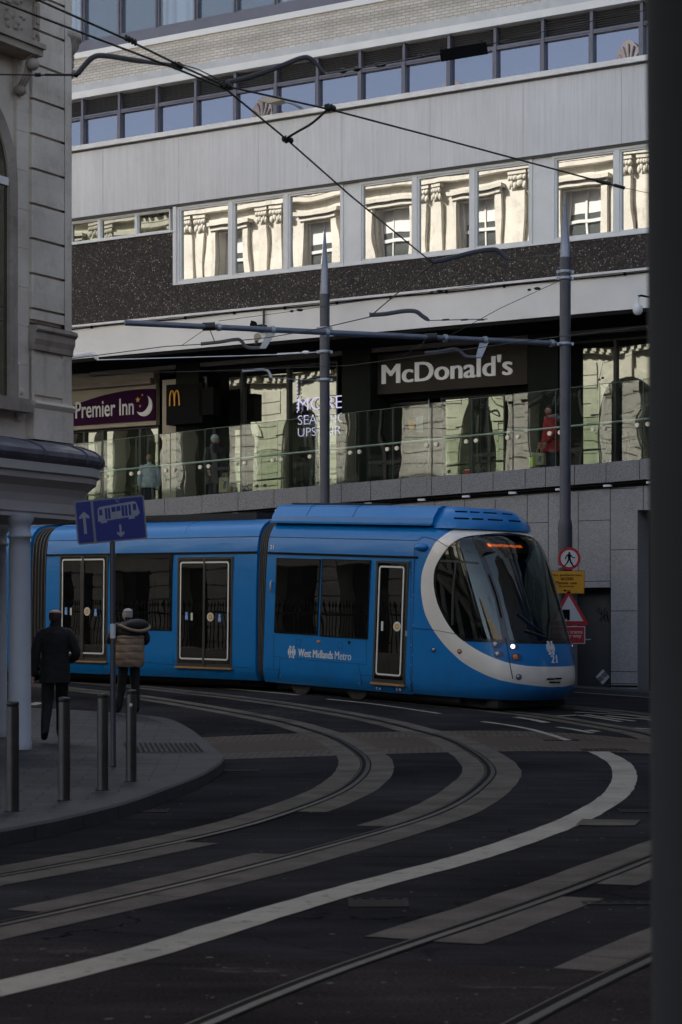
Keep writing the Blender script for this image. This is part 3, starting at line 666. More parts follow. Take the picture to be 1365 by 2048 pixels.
m = MB(); m.box(a[0]-.08, a[0]+.07, 42.385, 42.395, a[1]-.12, a[1]+.12); bd(m, 'notice', M['sign_yellow'], d_)
m = MB(); m.box(a[0]+.11, a[0]+.3, 42.385, 42.395, a[1]-.16, a[1]+.2); bd(m, 'notice', M['sign_white'], d_)
c_ = on(840, 922, FM, 42.39); m = MB(); m.ring(c_, .12, .15, 42.384, 42.395, 24); bd(m, 'door_sticker', simple('sticker_blue', (.03, .05, .2), .4), d_)
m = MB(); h = on(864, 850, FM, 42.3); m.tube([(h[0]-.1, 42.34, h[1]-.9), (h[0]-.1, 42.34, h[1]+.9)], .018, 8); bd(m, 'handle', M['galv'], d_)

# signs on the shopfront
sg = empty('shop_sign', FM @ Matrix.Translation((-24.4, 41.8, 7.06)), 'dark brown shop fascia sign with large pale letters over the doors behind the tram', 'sign')
m = MB(); m.box(-26.44, -22.3, 41.86, 42.2, 7.06, 7.98); m.build('sign_board', M['shop_brown'], sg, FM)
text("McDonald's", 'lettering', M['sign_letter'], sg, FM, -26.06, -22.66, 7.29, 7.75, 41.83, .03, .042)
sg = empty('shop_sign', FM @ Matrix.Translation((-34, 41.9, 6.8)), 'purple fascia sign with an arched top, white letters and a crescent moon', 'sign')
top = lambda s: 7.12+.5*math.sin(math.pi*min(1, max(0, (s+35.9)/5.4)))**.8
ss = [-35.75+.1*i for i in range(31)]+[-32.68]
m = MB(); m.plate([(ss[0], 6.83), (-32.68, 6.83)]+[(s, top(s)) for s in reversed(ss)], 41.9, 41.95); m.build('sign_board', M['purple'], sg, FM)
text('Premier Inn', 'lettering', M['letter_white'], sg, FM, -35.2, -33.33, 7.0, 7.42, 41.885, .012, .008)
m = MB(); mc_ = (-33.0, 7.2); n = 22; pts = []
for i in range(n+1):
    a = R(-150+215*i/n); pts.append((mc_[0]+.26*math.cos(a), mc_[1]+.26*math.sin(a)))
for i in range(n+1):
    a = R(65-215*i/n); k = i/n; r_ = .26-.15*math.sin(math.pi*k)**.8; pts.append((mc_[0]-.0+r_*math.cos(a), mc_[1]+r_*math.sin(a)))
for i in range(n): m.plate([pts[i], pts[i+1], pts[2*n-i], pts[2*n+1-i]], 41.88, 41.895)
m.build('moon', M['letter_white'], sg, FM)
def star(m, c, r, y0, y1): m.plate([(c[0]+(r if i % 2 == 0 else r*.42)*math.cos(R(90+36*i)), c[1]+(r if i % 2 == 0 else r*.42)*math.sin(R(90+36*i))) for i in range(10)], y0, y1)
m = MB(); star(m, (-33.2, 7.36), .075, 41.885, 41.895); star(m, (-33.13, 7.2), .04, 41.885, 41.895); star(m, (-33.06, 7.47), .03, 41.885, 41.895); m.build('stars', M['gold'], sg, FM)
bl = empty('blade_sign', FM @ Matrix.Translation((-32, 41.3, 7)), 'black box sign with a yellow letter on its face, beside the cream pier', 'sign')
a = on(333, 766, FM, 41.2), on(405, 848, FM, 41.2)
m = MB(); m.box(a[0][0], a[1][0], 41.2, 41.55, a[1][1]+.03, a[0][1]-.05); m.build('sign_box', M['sign_black'], bl, FM)
cx, cz = on(350.5, 796, FM, 41.2); m = MB(); k_ = .2
for sx in (-1, 1):
    arc = [(cx+sx*.072-.072*math.cos(math.pi*i/14), 41.18, cz-.19+.36*math.sin(math.pi*i/14)**.62) for i in range(15)]
    m.tube(arc, .02, 6)
m.build('letter', M['gold'], bl, FM)
bl2 = empty('box_sign', FM @ Matrix.Translation((-31.4, 41.3, 7)), 'plain black box sign hanging on the dark pier left of the shop windows', 'sign')
a = on(398, 776, FM, 41.2), on(427, 829, FM, 41.2); m = MB(); m.box(a[0][0], a[1][0], 41.2, 41.5, a[1][1], a[0][1]); m.build('sign_box', M['sign_black'], bl2, FM)
m = MB(); m.box(a[0][0]+.1, a[0][0]+.16, 41.3, 41.36, a[0][1], a[0][1]+.25); m.box(a[0][0]+.07, a[0][0]+.19, 41.27, 41.5, a[0][1]+.25, a[0][1]+.27); m.build('bracket', M['dark_metal'], bl2, FM)
ne = empty('neon_sign', FM @ Matrix.Translation((-28, 42.1, 6.3)), 'glowing violet white lettering in the shop window behind the left mast', 'sign')
for body, z0, z1, x1 in (('MORE', 6.84, 7.14, -27.3), ('SEATING', 6.51, 6.73, -27.22), ('UPSTAIRS', 6.23, 6.43, -27.2)):
    text(body, 'lettering', M['neon'], ne, FM, -28.55, x1, z0, z1, 42.09, .01, -.016)
m = MB()
for i in range(9): m.box(-28.58, -28.56, 42.09, 42.1, 6.8+i*.09, 6.85+i*.09)
m.build('light_strip', M['neon'], ne, FM)

# ------------------------------------------------------------------ retaining wall, walkway, glass balustrade
m = MB(); n = 50
for i in range(n):
    a, b = S0+(S1-S0)*i/n, S0+(S1-S0)*(i+1)/n
    m.add([(a, 39.7, FZ(a)), (b, 39.7, FZ(b)), (b, 43.1, FZ(b)), (a, 43.1, FZ(a))], [(0, 1, 2, 3)])
struct(m.build('walkway', M['paving'], None, FM))
def coping_mat():
    m, nt, out = new_mat('stained_granite'); v = coords(nt)
    g = noise(nt, v, 34, 3, .7); col = ramp(nt, g, .38, .62, (.12, .12, .13), (.34, .335, .34))
    st = noise(nt, coords(nt, (9, 9, .5)), 1.5, 5, .7); col = mixc(nt, ramp(nt, st, .58, .74), col, (.05, .046, .042)); col = mixc(nt, .35, col, (.2, .195, .2))
    pbr(nt, out, col, .75, 0, bumpn(nt, g, .1, .006), .35); return m
M['granite_stained'] = coping_mat()
rw = empty('retaining_wall', FM @ Matrix.Translation((-24, 39.7, .3)), 'grey granite panel wall with stained coping stones below the glass balustrade', 'wall')
rb = lambda m, name, mat, par=None: m.build(name, mat, par or rw, FM)
def slab(m, a, b, c0, c1, lo, hi):
    m.add([(a, c0, lo(a)), (b, c0, lo(b)), (b, c1, lo(b)), (a, c1, lo(a)), (a, c0, hi(a)), (b, c0, hi(b)), (b, c1, hi(b)), (a, c1, hi(a))], [(0, 1, 5, 4), (1, 2, 6, 5), (2, 3, 7, 6), (3, 0, 4, 7), (4, 5, 6, 7), (3, 2, 1, 0)])
cps = [-45+1.05*i for i in range(11)]+[on(x, 960, FM, 39.56)[0] for x in (330, 405, 477, 549, 615, 684, 742, 802, 864, 924, 987, 1051, 1092, 1150, 1213, 1280)]; cps = sorted(c for c in cps if c < -34 or c > -33.2)+[-17.2+1.1*i for i in range(8)]
m = MB()
for a, b in zip(cps, cps[1:]): slab(m, a+.008, b-.008, 39.55, 39.8, lambda s: WZ(s)-.41, lambda s: WZ(s)+.008*math.sin(a*7))
rb(m, 'coping', M['granite_stained'])
m = MB(); slab(m, -60, -8, 39.62, 39.9, lambda s: WZ(s)-.52, lambda s: WZ(s)-.42); rb(m, 'recess', M['groove'])
m = MB(); m.tube([(-45, 39.6, WZ(-45)-.46), (-8, 39.6, WZ(-8)-.46)], .018, 6); rb(m, 'conduit', M['grate'])
for px in (470, 556, 640, 735, 842, 931, 1024, 1118, 1214, 1300):
    s = on(px, 985, FM, 39.55)[0]; m = MB(); m.bevbox(s-.09, s+.09, 39.56, 39.62, WZ(s)-.5, WZ(s)-.455); rb(m, 'wall_light', M['letter_white'])
top_ = lambda s: WZ(s)-.52
m = MB(); lo0 = lambda s: -.4
slab(m, -60, -20.14, 39.66, 40.2, lo0, top_); slab(m, -20.14, -19.21, 39.66, 40.2, lambda s: 2.52, top_); slab(m, -19.21, -18.62, 39.66, 40.2, lo0, top_); slab(m, -18.62, -16.9, 39.66, 40.2, lambda s: 4.07, top_); slab(m, -16.9, -6, 39.66, 40.2, lo0, top_)
rb(m, 'granite_panel', M['granite'])
m = MB(); e0, e1 = 39.657, 39.66
def vj(px, ya, yb):
    s, za = on(px, ya, FM, e1); zb = on(px, yb, FM, e1)[1]; m.box(s-.006, s+.006, e0, e1, zb, za)
def hj(pa, pb, y):
    s0, z = on(pa, y, FM, e1); s1 = on(pb, y, FM, e1)[0]; m.box(s0, s1, e0+.0007, e1+.001, z-.006, z+.006)
for px, a, b in ((991, 1000, 1400), (1055, 985, 1400), (1097, 985, 1400), (1157, 985, 1175), (1221, 975, 1400), (1287, 968, 1020), (870, 1000, 1040), (760, 1010, 1040), (930, 1000, 1040)): vj(px, a, b)
for a, b, y in ((1055, 1097, 1046), (1157, 1221, 1042), (1157, 1221, 1163), (1097, 1157, 1165), (1221, 1275, 1100), (1221, 1275, 1222), (1221, 1275, 1343), (1221, 1275, 1367), (1097, 1157, 978), (1221, 1275, 978), (991, 1055, 1060)): hj(a, b, y)
rb(m, 'panel_joint', M['groove'])
m = MB(); m.box(-20.2, -19.15, 40.0, 40.1, -.2, 2.6); rb(m, 'metal_door', simple('door_grey', (.042, .046, .052), .55, 0, .2, 1.5))
m = MB(); m.box(-18.7, -16.8, 40.9, 41.0, -.2, 4.2); rb(m, 'side_door', simple('side_door_grey', (.06, .06, .065), .6, 0, .1, 1.5))
m = MB()
for z in (1.05, 2.15, 3.2): m.box(-18.62, -16.9, 40.88, 40.9, z, z+.02)
m.box(-19.2, -18.62, 39.64, 39.66, .5, .53); rb(m, 'door_joint', M['groove'])
# the diamond plate and scribbles on the grey door
ds = empty('diamond_plate', FM @ Matrix.Translation((-19.4, 39.97, .9)), 'small pale diamond shaped plate fixed low on the dark grey door', 'sign')
c_ = on(1206, 1354, FM, 39.98); m = MB(); r_ = .155; m.plate([(c_[0]-r_, c_[1]), (c_[0], c_[1]-r_), (c_[0]+r_, c_[1]), (c_[0], c_[1]+r_)], 39.975, 40.0); m.build('plate', M['sign_white'], ds, FM)
m = MB(); q = .055
for dx in (-1, 1):
    cc = (c_[0]+dx*.043, c_[1]+dx*.043); m.plate([(cc[0]-.078-dx*.0, cc[1]+.012-.01*dx), (cc[0]-.01, cc[1]-.066), (cc[0]+.078, cc[1]+.0), (cc[0]+.01, cc[1]+.076)], 39.968, 39.975)
m.build('panel', simple('plate_grey', (.13, .13, .14), .6), ds, FM)
m = MB()
for k in range(9):
    x, y = random.uniform(1195, 1218), random.uniform(1225, 1250); a = on(x, y, FM, 39.995); m.tube([(a[0], 39.995, a[1]), (a[0]+random.uniform(-.05, .05), 39.995, a[1]+random.uniform(.03, .14)), (a[0]+random.uniform(-.06, .08), 39.995, a[1]+random.uniform(-.1, .1))], .006, 4)
rb(m, 'graffiti', M['groove'])
m = MB(); n = 40
for i in range(n):
    a, b = -32+i*.5, -31.5+i*.5; zz = lambda s: gz(*(FM @ Vector((s, 38.6, 0))).xy)
    m.add([(a, 38.75, zz(a)-.1), (b, 38.75, zz(b)-.1), (b, 38.75, zz(b)+.1), (a, 38.75, zz(a)+.1), (b, 39.66, zz(b)+.1), (a, 39.66, zz(a)+.1)], [(0, 1, 2, 3), (3, 2, 4, 5)])
m_ = m.build('kerb', M['kerb'], None, FM); struct(m_)
m = MB()
for i in range(n):
    a, b = -32+i*.5, -31.5+i*.5; m.add([(a, 38.6, zz(a)+.012), (b, 38.6, zz(b)+.012), (b, 38.74, zz(b)+.012), (a, 38.74, zz(a)+.012)], [(0, 1, 2, 3)])
struct(m.build('kerb_line', M['road_paint'], None, FM))

gb = empty('glass_balustrade', FM @ Matrix.Translation((-26, 39.66, 4.7)), 'frameless glass balustrade with round steel fixings along the raised walkway', 'balustrade')
js = [-36.5+1.0*i for i in range(-3, 5)]+[on(x, 950, FM, 39.68)[0] for x in (272, 341, 410, 482, 555, 630, 711, 785.5, 864, 943.5, 1026.5, 1111, 1198, 1286)]+[-17.5+1.0*i for i in range(6)]
js = [j for j in js if not -32.4 < j < -31.6]; js = sorted(js+[-32.46]); js = [j for i, j in enumerate(js) if i == 0 or j-js[i-1] > .5]
for a, b in zip(js, js[1:]):
    hgt = 1.5+.13*(a+33)/15
    m = MB(); z0a, z0b = WZ(a)+.005, WZ(b)+.005; z1a, z1b = WZ(a)+hgt, WZ(b)+hgt; t_ = random.uniform(-.004, .004)
    m.add([(a+.012, 39.68-t_, z0a), (b-.012, 39.68+t_, z0b), (b-.012, 39.68+t_, z1b), (a+.012, 39.68-t_, z1a)], [(0, 1, 2, 3)])
    p = m.build('glass_panel', M['balustrade'], gb, FM)
    e = MB(); e.add([(a+.006, 39.674, z0a), (a+.018, 39.674, z0a), (a+.018, 39.674, z1a), (a+.006, 39.674, z1a)], [(0, 1, 2, 3)]); e.add([(a+.012, 39.674, z1a-.008), (b-.012, 39.674, z1b-.008), (b-.012, 39.674, z1b+.004), (a+.012, 39.674, z1a+.004)], [(0, 1, 2, 3)])
    e.build('glass_edge', simple('glass_edge', (.06, .1, .08), .3) if 'ge' not in M else M['ge'], p, FM); M['ge'] = bpy.data.materials['glass_edge']
    for q in (a+.12, b-.12):
        f = MB(); zq = WZ(q)+.9-.25+.06*(q+33)/15; f.disc((q, zq), .046, 39.645, 39.676, 18); f.disc((q, zq), .014, 39.684, 39.74, 10); f.build('fixing', M['letter_white'] if 'fx' not in M else M['fx'], p, FM)
m = MB(); m.tube([(s, 39.76, WZ(s)+.78+.05*(s+33)/15) for s in [-40+i for i in range(30)]], .024, 10); m.build('handrail', simple('handrail', (.5, .55, .52), .3, .6), gb, FM)
# ------------------------------------------------------------------ old stone corner building on the left
K = Vector((-3.57, 28.5, 0)); ex = Vector((.49, .87, 0)).normalized()
EM = frame(K, ex)                                # x along its near face (receding), y into the building
sb = empty('stone_building', Matrix.Translation((-6, 27, .1)), 'weathered pale stone corner building with banded quoins and a white canopy at the left edge', 'building')
eb = lambda m, name, mat, par=None, fr=EM: m.build(name, mat, par or sb, fr)
zE = lambda py, px=100: on(px, py, EM, 0)[1]
xE = lambda px, y=0: on(px, 600, EM, y)[0]
x_l = xE(66)                                     # left edge of the quoin pier
m = MB(); m.box(-26, x_l-.02, .1, .6, 4.1, 22); m.box(x_l-.02, 0.12, .14, .6, 4.1, 22)
# rounded turn into the side street
arc = [(.0+.28*math.sin(R(a)), .28-.28*math.cos(R(a))) for a in range(0, 100, 12)]
eb(m, 'near_wall', M['stone'])
# quoin blocks
gy = [16-69*k for k in range(5, 0, -1)]+[16+68.5*k for k in range(0, 10)]
zs_ = sorted(zE(y, 130) for y in gy)
m = MB()
zs_ = [z for z in zs_ if z > 5.45]
for a, b in zip([5.62]+zs_, zs_+[22]):
    if b-a < .05: continue
    g_ = .034
    pr = [(x_l, .14), (x_l, .012), (x_l+.012, 0), (-.16, 0), (-.148, .012), (-.148, .14)]
    m.prism(pr, a+g_, b-.0); m.prism([(x_l+.0, .14), (x_l+.0, .06), (-.15, .06), (-.15, .14)], a, a+g_)
eb(m, 'quoin', M['stone'])
m = MB(); m.smooth = True
pl = [(-.15, .0)]+[(-.045+.14*math.sin(R(a)), .14-.14*math.cos(R(a))) for a in range(0, 91, 10)]+[(.095, .6)]
m.grid([[(x, y, z) for x, y in pl] for z in (4.1, 5.0, 6, 8, 10, 12, 14, 22)]); eb(m, 'rounded_corner', M['stone'])
def moulding(prof_, name, mat, path=None):
    """a string course: (outward, z) profile swept along the near face and round the corner"""
    path = path or [(x_l-.02, .0), (-.12, .0), (.01, .02), (.08, .08), (.1, .22), (.1, .6)]
    m = MB(); rows = []
    for i, (x, y) in enumerate(path):
        t = Vector((path[min(i+1, len(path)-1)][0]-path[max(i-1, 0)][0], path[min(i+1, len(path)-1)][1]-path[max(i-1, 0)][1])).normalized(); n = Vector((t.y, -t.x))
        rows.append([(x+n.x*o, y+n.y*o, z) for o, z in prof_])
    m.grid(rows); m.quad(*rows[0]); return eb(m, name, mat)
moulding([(-.1, 5.58), (.09, 5.57), (.1, 5.52), (.085, 5.5), (.06, 5.49), (.06, 5.4), (.035, 5.33), (.03, 5.26), (-.1, 5.25)], 'string_course', M['stone_dark'])
moulding([(-.1, 4.62), (.05, 4.6), (.075, 4.56), (.05, 4.52), (.035, 4.5), (.035, 4.1), (-.1, 4.1)], 'pedestal', M['stone'])
m = MB(); m.box(x_l+.04, -.2, -.006, .14, 4.68, 5.2); m.box(x_l, x_l+.04, .0, .14, 4.6, 5.26); m.box(-.2, -.14, .0, .14, 4.6, 5.26); m.box(x_l, -.14, .02, .14, 4.6, 5.26); eb(m, 'panel', M['stone'])
# recessed bay with the arched window, left of the quoin
m = MB(); jx = xE(17, .06); spring = 7.35
m.box(jx+.16, x_l-.0, .055, .12, 4.55, 22)
for i, z in enumerate([4.55+.5*k for k in range(12)]): m.box(jx+.165, x_l-.03, .049, .055, z, z+.485)
eb(m, 'arch_pier', M['stone'])
rad = 1.15; cxx = jx-rad-.0; m = MB(); rows = []
for k in range(25):
    a = R(180*k/24); rows.append([(cxx+rad*math.cos(a), .3, spring+rad*math.sin(a)), (cxx+rad*math.cos(a), .05, spring+rad*math.sin(a)), (cxx+(rad+.16)*math.cos(a), .03, spring+(rad+.16)*math.sin(a)), (cxx+(rad+.2)*math.cos(a), .09, spring+(rad+.2)*math.sin(a))])
m.grid(rows); m.box(jx, jx+.16, .03, .3, 4.55, spring); eb(m, 'arch_ring', M['stone_dark'])
m = MB(); m.plate([(cxx+rad, 4.55)]+[(cxx+rad*math.cos(R(180*k/24)), spring+rad*math.sin(R(180*k/24))) for k in range(25)]+[(cxx-rad, 4.55)], .08, .096); aw = eb(m, 'arch_window', M['pane_shop'])
m = MB(); m.box(cxx-.05, cxx+.05, .05, .08, 4.6, spring+rad); m.box(cxx-rad, cxx-.05, .052, .08, spring-.05, spring+.05); m.box(cxx+.05, cxx+rad, .052, .08, spring-.05, spring+.05); eb(m, 'window_bars', M['white_frame'], aw)
m = MB(); m.box(-6, x_l-.1, -.1, .2, 4.42, 4.52); m.box(-6, x_l-.1, -.04, .2, 4.52, 4.6); eb(m, 'window_ledge', M['stone_dark'])
# scroll bracket with rosette beside the pier
m = MB(); c_ = on(42, 783, EM, .03); m.disc(c_, .035, -.01, .06, 16); m.disc(c_, .015, -.02, .0, 10); m.plate([(c_[0]-.05, c_[1]-.35), (c_[0]+.04, c_[1]-.35), (c_[0]+.03, c_[1]+.1), (c_[0]-.01, c_[1]+.38), (c_[0]-.04, c_[1]+.35)], .02, .06); eb(m, 'scroll', M['stone'])
# balcony ledge on a console, upper left
zb = zE(150, 20); xb = xE(52)
m = MB(); m.box(-6, xb, -.28, .1, zb+.27, zb+.36); m.box(-6, xb+.02, -.32, .1, zb+.36, zb+.42); m.box(-6, xb-.05, -.2, .1, zb+.42, zb+1.0); m.box(-6, xb+.1, -.36, .1, zb+1.02, zb+1.1)
m.box(xb-.12, xb-.02, -.24, -.2, zb+.62, zb+.95); m.box(xb-.1, xb-.04, -.26, -.24, zb+.68, zb+.9)
eb(m, 'balcony', M['stone_dark'])
m = MB(); sc_ = []
for i in range(20):
    t_ = i/19; a = -.27+.27*t_**.7+.02*math.sin(t_*9); sc_.append((a, zb+.27-.42*t_+.03*math.sin(t_*6)))
for q in range(3):
    x0 = xb-.2+q*.055; rows = [[(x0, y, z), (x0+.024, y-.02*(1-abs(z-zb)/.5), z), (x0+.05, y, z)] for y, z in sc_]; m.smooth = True; m.grid(rows)
m.smooth = False; m.ball((xb-.12, -.0, zb-.15), (.09, .08, .07), 12, 8); m.ball((xb-.12, -.2, zb+.16), (.09, .09, .08), 12, 8); eb(m, 'console', M['stone_dark'])
random.seed(3); m = MB(); m.box(xb-.8, xb-.13, -.205, -.2, zb+.46, zb+.98); m.box(xb-.14, xb, -.215, -.2, zb+.44, zb+.6)
for k in range(22): m.ball((xb-.5+random.uniform(-.28, .2), -.2, zb+.72+random.uniform(-.2, .2)), (random.uniform(.02, .05), .035, random.uniform(.02, .05)), 7, 5)
for k in range(7):
    a = R(20+140*k/6); m.ball((xb-.07+.06*math.cos(a), -.215, zb+.47+.09*math.sin(a)), (.018, .03, .03), 7, 5)
eb(m, 'carving', M['stone_dark'])
# capital of the pilaster round the corner
zc = zE(120, 150); m = MB(); m.lathe((.06, .3, zc), [(.2, -.22), (.26, -.16), (.27, -.12), (.2, -.1), (.2, .05), (.24, .12), (.3, .2), (.31, .27), (.34, .29), (.34, .36), (.2, .37)], 24)
for k in range(12):
    a = R(-120+14*k); m.ball((.06+.21*math.cos(a), .3+.21*math.sin(a), zc+.02+random.uniform(-.06, .06)), (.035, .035, .06), 7, 5)
eb(m, 'capital', M['stone_dark'])
# white canopy with a lead roof, on round columns
path = [(-9, 0)]+[(-8+.5*i, 0) for i in range(15)]
cr = .42; cc = (-.62, cr); path += [(cc[0]+cr*math.sin(R(a)), cc[1]-cr*math.cos(R(a))) for a in range(0, 121, 10)]
last = path[-1]; dr = Vector((math.cos(R(120)), math.sin(R(120)))); path += [(last[0]+dr.x*q, last[1]+dr.y*q) for q in (1, 3, 7)]
def canopy(prof_, name, mat, sm=False):
    m = MB(); m.smooth = sm; rows = []
    for i, (x, y) in enumerate(path):
        t = Vector((path[min(i+1, len(path)-1)][0]-path[max(i-1, 0)][0], path[min(i+1, len(path)-1)][1]-path[max(i-1, 0)][1])).normalized(); n = Vector((t.y, -t.x))
        rows.append([(x+n.x*o, y+n.y*o, z) for o, z in prof_])
    m.grid(rows); return eb(m, name, mat)
zt = zE(893, 120)
canopy([(.2, zt-.33), (.66, zt-.32), (.66, zt-.43), (.62, zt-.45), (.61, zt-.52), (.56, zt-.56), (.5, zt-.61), (.45, zt-.7), (.42, zt-.8), (.42, zt-.92), (.4, zt-.94), (.4, zt-.99), (.3, zt-1.0), (-.6, zt-.98)], 'canopy', M['canopy_white'])
canopy([(-.3, zt+.06), (.1, zt+.02), (.45, zt-.05), (.64, zt-.12), (.7, zt-.17), (.71, zt-.23), (.69, zt-.27), (.66, zt-.31), (.6, zt-.34)], 'canopy_roof', M['lead'])
for i in range(2, len(path)-1, 2):
    m = MB()
    x, y = path[i]; t = Vector((path[i+1][0]-path[i-1][0], path[i+1][1]-path[i-1][1])).normalized(); n = Vector((t.y, -t.x))
    m.tube([(x+n.x*o, y+n.y*o, z) for o, z in ((0, zt+.03), (.45, zt-.04), (.64, zt-.11), (.705, zt-.17), (.715, zt-.23), (.69, zt-.28))], .016, 6); eb(m, 'lead_roll', M['lead'])
for px, Y in ((40, 26.9), (-6, 29.3)):
    p = at(px, 1400, Y); z0 = gz(p.x, p.y)+KH; zt_ = zt-.97
    m = MB(); m.lathe((p.x, p.y, z0), [(.15, 0), (.15, .1), (.142, .11), (.136, zt_-z0-.42), (.13, zt_-z0-.3), (.155, zt_-z0-.29), (.155, zt_-z0-.26), (.135, zt_-z0-.25), (.135, zt_-z0-.14), (.16, zt_-z0-.1), (.175, zt_-z0-.06), (.175, zt_-z0)], 32); eb(m, 'column', M['col_white'], None, Matrix.Identity(4))
m = MB(); m.box(-9, -.6, 1.6, 1.8, 0, 4.1); m.box(-9, -2.4, .3, 1.7, 3.9, 4.1); eb(m, 'inner_wall', M['stone_dark'])

# sunlit long front of the same building on the side street, facing the offices (seen in their windows)
CF = 22.0
fb = lambda m, name, mat, par=None: m.build(name, mat, par or sb, FM)
bay, n_b, s_r = 3.3, 17, -20.4
m = MB(); m.box(s_r-bay*n_b-26, s_r+.9, CF-8, CF-.75, 0, 17.9); fb(m, 'inner_block', M['stone_dark'])
wl = MB(); rg = MB(); co_ = MB(); pil = MB(); cap = MB(); bal = MB(); crn = MB(); fin = MB()
def front_piece(m, s0, s1, z0, z1, c0=CF-.75, c1=CF): m.box(s0, s1, c0, c1, z0, z1)
for b in range(n_b+1):
    s = s_r-bay*b-.55                            # left-hand pier centre line of the bay to its right
    front_piece(wl, s-.5, s+.5, 0, 16.9)
    for i in range(9): rg.box(s-.5, s+.5, CF, CF+.06, .5+i*.42, .5+i*.42+.38)
    for i in range(13): rg.box(s-.5, s+.5, CF, CF+.04, 4.75+i*.42, 4.75+i*.42+.385)
    for sd in (-.28, .28):
        pil.box(s+sd-.17, s+sd+.17, CF, CF+.12, 12.1, 15.05); pil.box(s+sd-.22, s+sd+.22, CF, CF+.17, 11.6, 12.1)
        cap.box(s+sd-.23, s+sd+.23, CF, CF+.2, 15.55, 15.68)
        for q in range(5):
            cap.ball((s+sd-.18+.09*q, CF+.14, 15.2+.08*(q % 2)), (.055, .06, .12), 7, 5); cap.ball((s+sd-.18+.09*q, CF+.16, 15.43), (.06, .07, .09), 7, 5)
for b in range(n_b):
    s1 = s_r-bay*b-1.05; s0 = s1-2.3; cxs = (s0+s1)/2
    front_piece(wl, s0, s1, 0, 1.0); front_piece(wl, s0, s1, 3.5, 4.7)
    w_ = MB(); w_.box(s0, s1, CF-.6, CF-.55, 1.0, 3.5); fw_ = fb(w_, 'window', M['pane_shop'])
    # arched storey
    rad = 1.0; sp_ = 8.6; rows = []
    for k in range(19):
        a = R(180*k/18); x = cxs+rad*math.cos(a); z = sp_+rad*math.sin(a)
        rows.append([(x, CF-.75, z), (x, CF, z), (cxs+1.15*math.cos(a), CF, min(10.4, sp_+1.15*math.sin(a)+.0)), (s1 if k < 9 else s0 if k > 9 else cxs, CF, 10.45)])
    wl.grid(rows); front_piece(wl, s0, cxs-rad, 4.7, sp_); front_piece(wl, cxs+rad, s1, 4.7, sp_)
    wl.quad((s1, CF, sp_), (s1, CF, 10.45), (cxs+1.15, CF, sp_)); wl.quad((s0, CF, sp_), (s0, CF, 10.45), (cxs-1.15, CF, sp_))
    rg.ring((cxs, sp_), rad+.02, rad+.3, CF, CF+.1, 20, 0, 180); rg.box(cxs-.12, cxs+.12, CF, CF+.2, sp_+rad+.02, 10.6)
    for i in range(12): rg.box(s0, cxs-rad-.04, CF, CF+.05, 4.75+i*.32, 4.75+i*.32+.29); rg.box(cxs+rad+.04, s1, CF, CF+.05, 4.75+i*.32, 4.75+i*.32+.29)
    w_ = MB(); w_.box(s0, s1, CF-.7, CF-.66, 4.7, 10.2); fw_ = fb(w_, 'window', M['pane_shop'])
    f_ = MB(); f_.box(cxs-.05, cxs+.05, CF-.66, CF-.6, 4.7, 9.6); f_.box(s0, s1, CF-.66, CF-.6, 7.0, 7.1); fb(f_, 'window_bars', M['dark_metal'], fw_)
    # top storey
    front_piece(wl, s0, s1, 11.0, 12.4); front_piece(wl, s0, s1, 15.0, 16.9); front_piece(wl, s0, cxs-.62, 12.4, 15.0); front_piece(wl, cxs+.62, s1, 12.4, 15.0)
    w_ = MB(); w_.box(s0, s1, CF-.3, CF-.27, 12.4, 15.0); fw_ = fb(w_, 'window', M['pane_sash'])
    f_ = MB(); f_.box(cxs-.62, cxs-.54, CF-.27, CF-.18, 12.4, 15.0); f_.box(cxs+.54, cxs+.62, CF-.27, CF-.18, 12.4, 15.0); f_.box(cxs-.54, cxs+.54, CF-.27, CF-.2, 14.0, 14.1); f_.box(cxs-.025, cxs+.025, CF-.27, CF-.22, 12.4, 15.0); f_.box(cxs-.54, cxs+.54, CF-.265, CF-.255, 14.3, 15.0); fb(f_, 'window_bars', M['white_frame'], fw_)
    co_.box(cxs-.95, cxs+.95, CF, CF+.3, 15.2, 15.32); co_.box(cxs-.85, cxs+.85, CF, CF+.2, 15.05, 15.2)
    for sd in (-1, 1): co_.box(cxs+sd*.75-.11, cxs+sd*.75+.11, CF, CF+.14, 12.3, 15.05)
    co_.box(cxs-.9, cxs+.9, CF, CF+.22, 12.2, 12.35)
    for q in range(7): bal.lathe((cxs-.75+.25*q, CF-.05, 17.6), [(.05, 0), (.08, .12), (.04, .3), (.06, .42)], 8)
L0, L1_ = s_r-bay*n_b-1.2, s_r+.1
for z0, z1, o in ((4.25, 4.4, .25), (4.4, 4.5, .35), (10.45, 10.7, .2), (10.7, 10.85, .4), (10.85, 11.0, .5), (15.68, 15.82, .25), (15.86, 16.0, .2), (16.3, 16.42, .45), (16.42, 16.6, .65), (16.6, 16.75, .8), (17.4, 17.6, .1), (18.02, 18.15, .12)): crn.box(L0, L1_, CF-.4, CF+o, z0, z1)
for i in range(int((L1_-L0)/.3)): crn.box(L0+.3*i, L0+.3*i+.16, CF, CF+.42, 16.08, 16.28); crn.box(L0+.3*i, L0+.3*i+.14, CF, CF+.3, 10.5, 10.68)
for b in range(n_b+1):
    if b % 2: continue
    s = s_r-bay*b-.55; bal.box(s-.3, s+.3, CF-.25, CF+.12, 17.6, 18.25); fin.plate([(s-.34, 18.25), (s+.34, 18.25), (s+.42, 18.55), (s+.36, 18.85), (s+.16, 19.1), (s, 19.2), (s-.16, 19.1), (s-.36, 18.85), (s-.42, 18.55)], CF-.22, CF+.04)
    for q in range(5): a_ = R(30+30*q); fin.tube([(s, CF+.05, 18.3), (s+.36*math.cos(a_), CF+.06, 18.45+.6*math.sin(a_))], .05, 6)
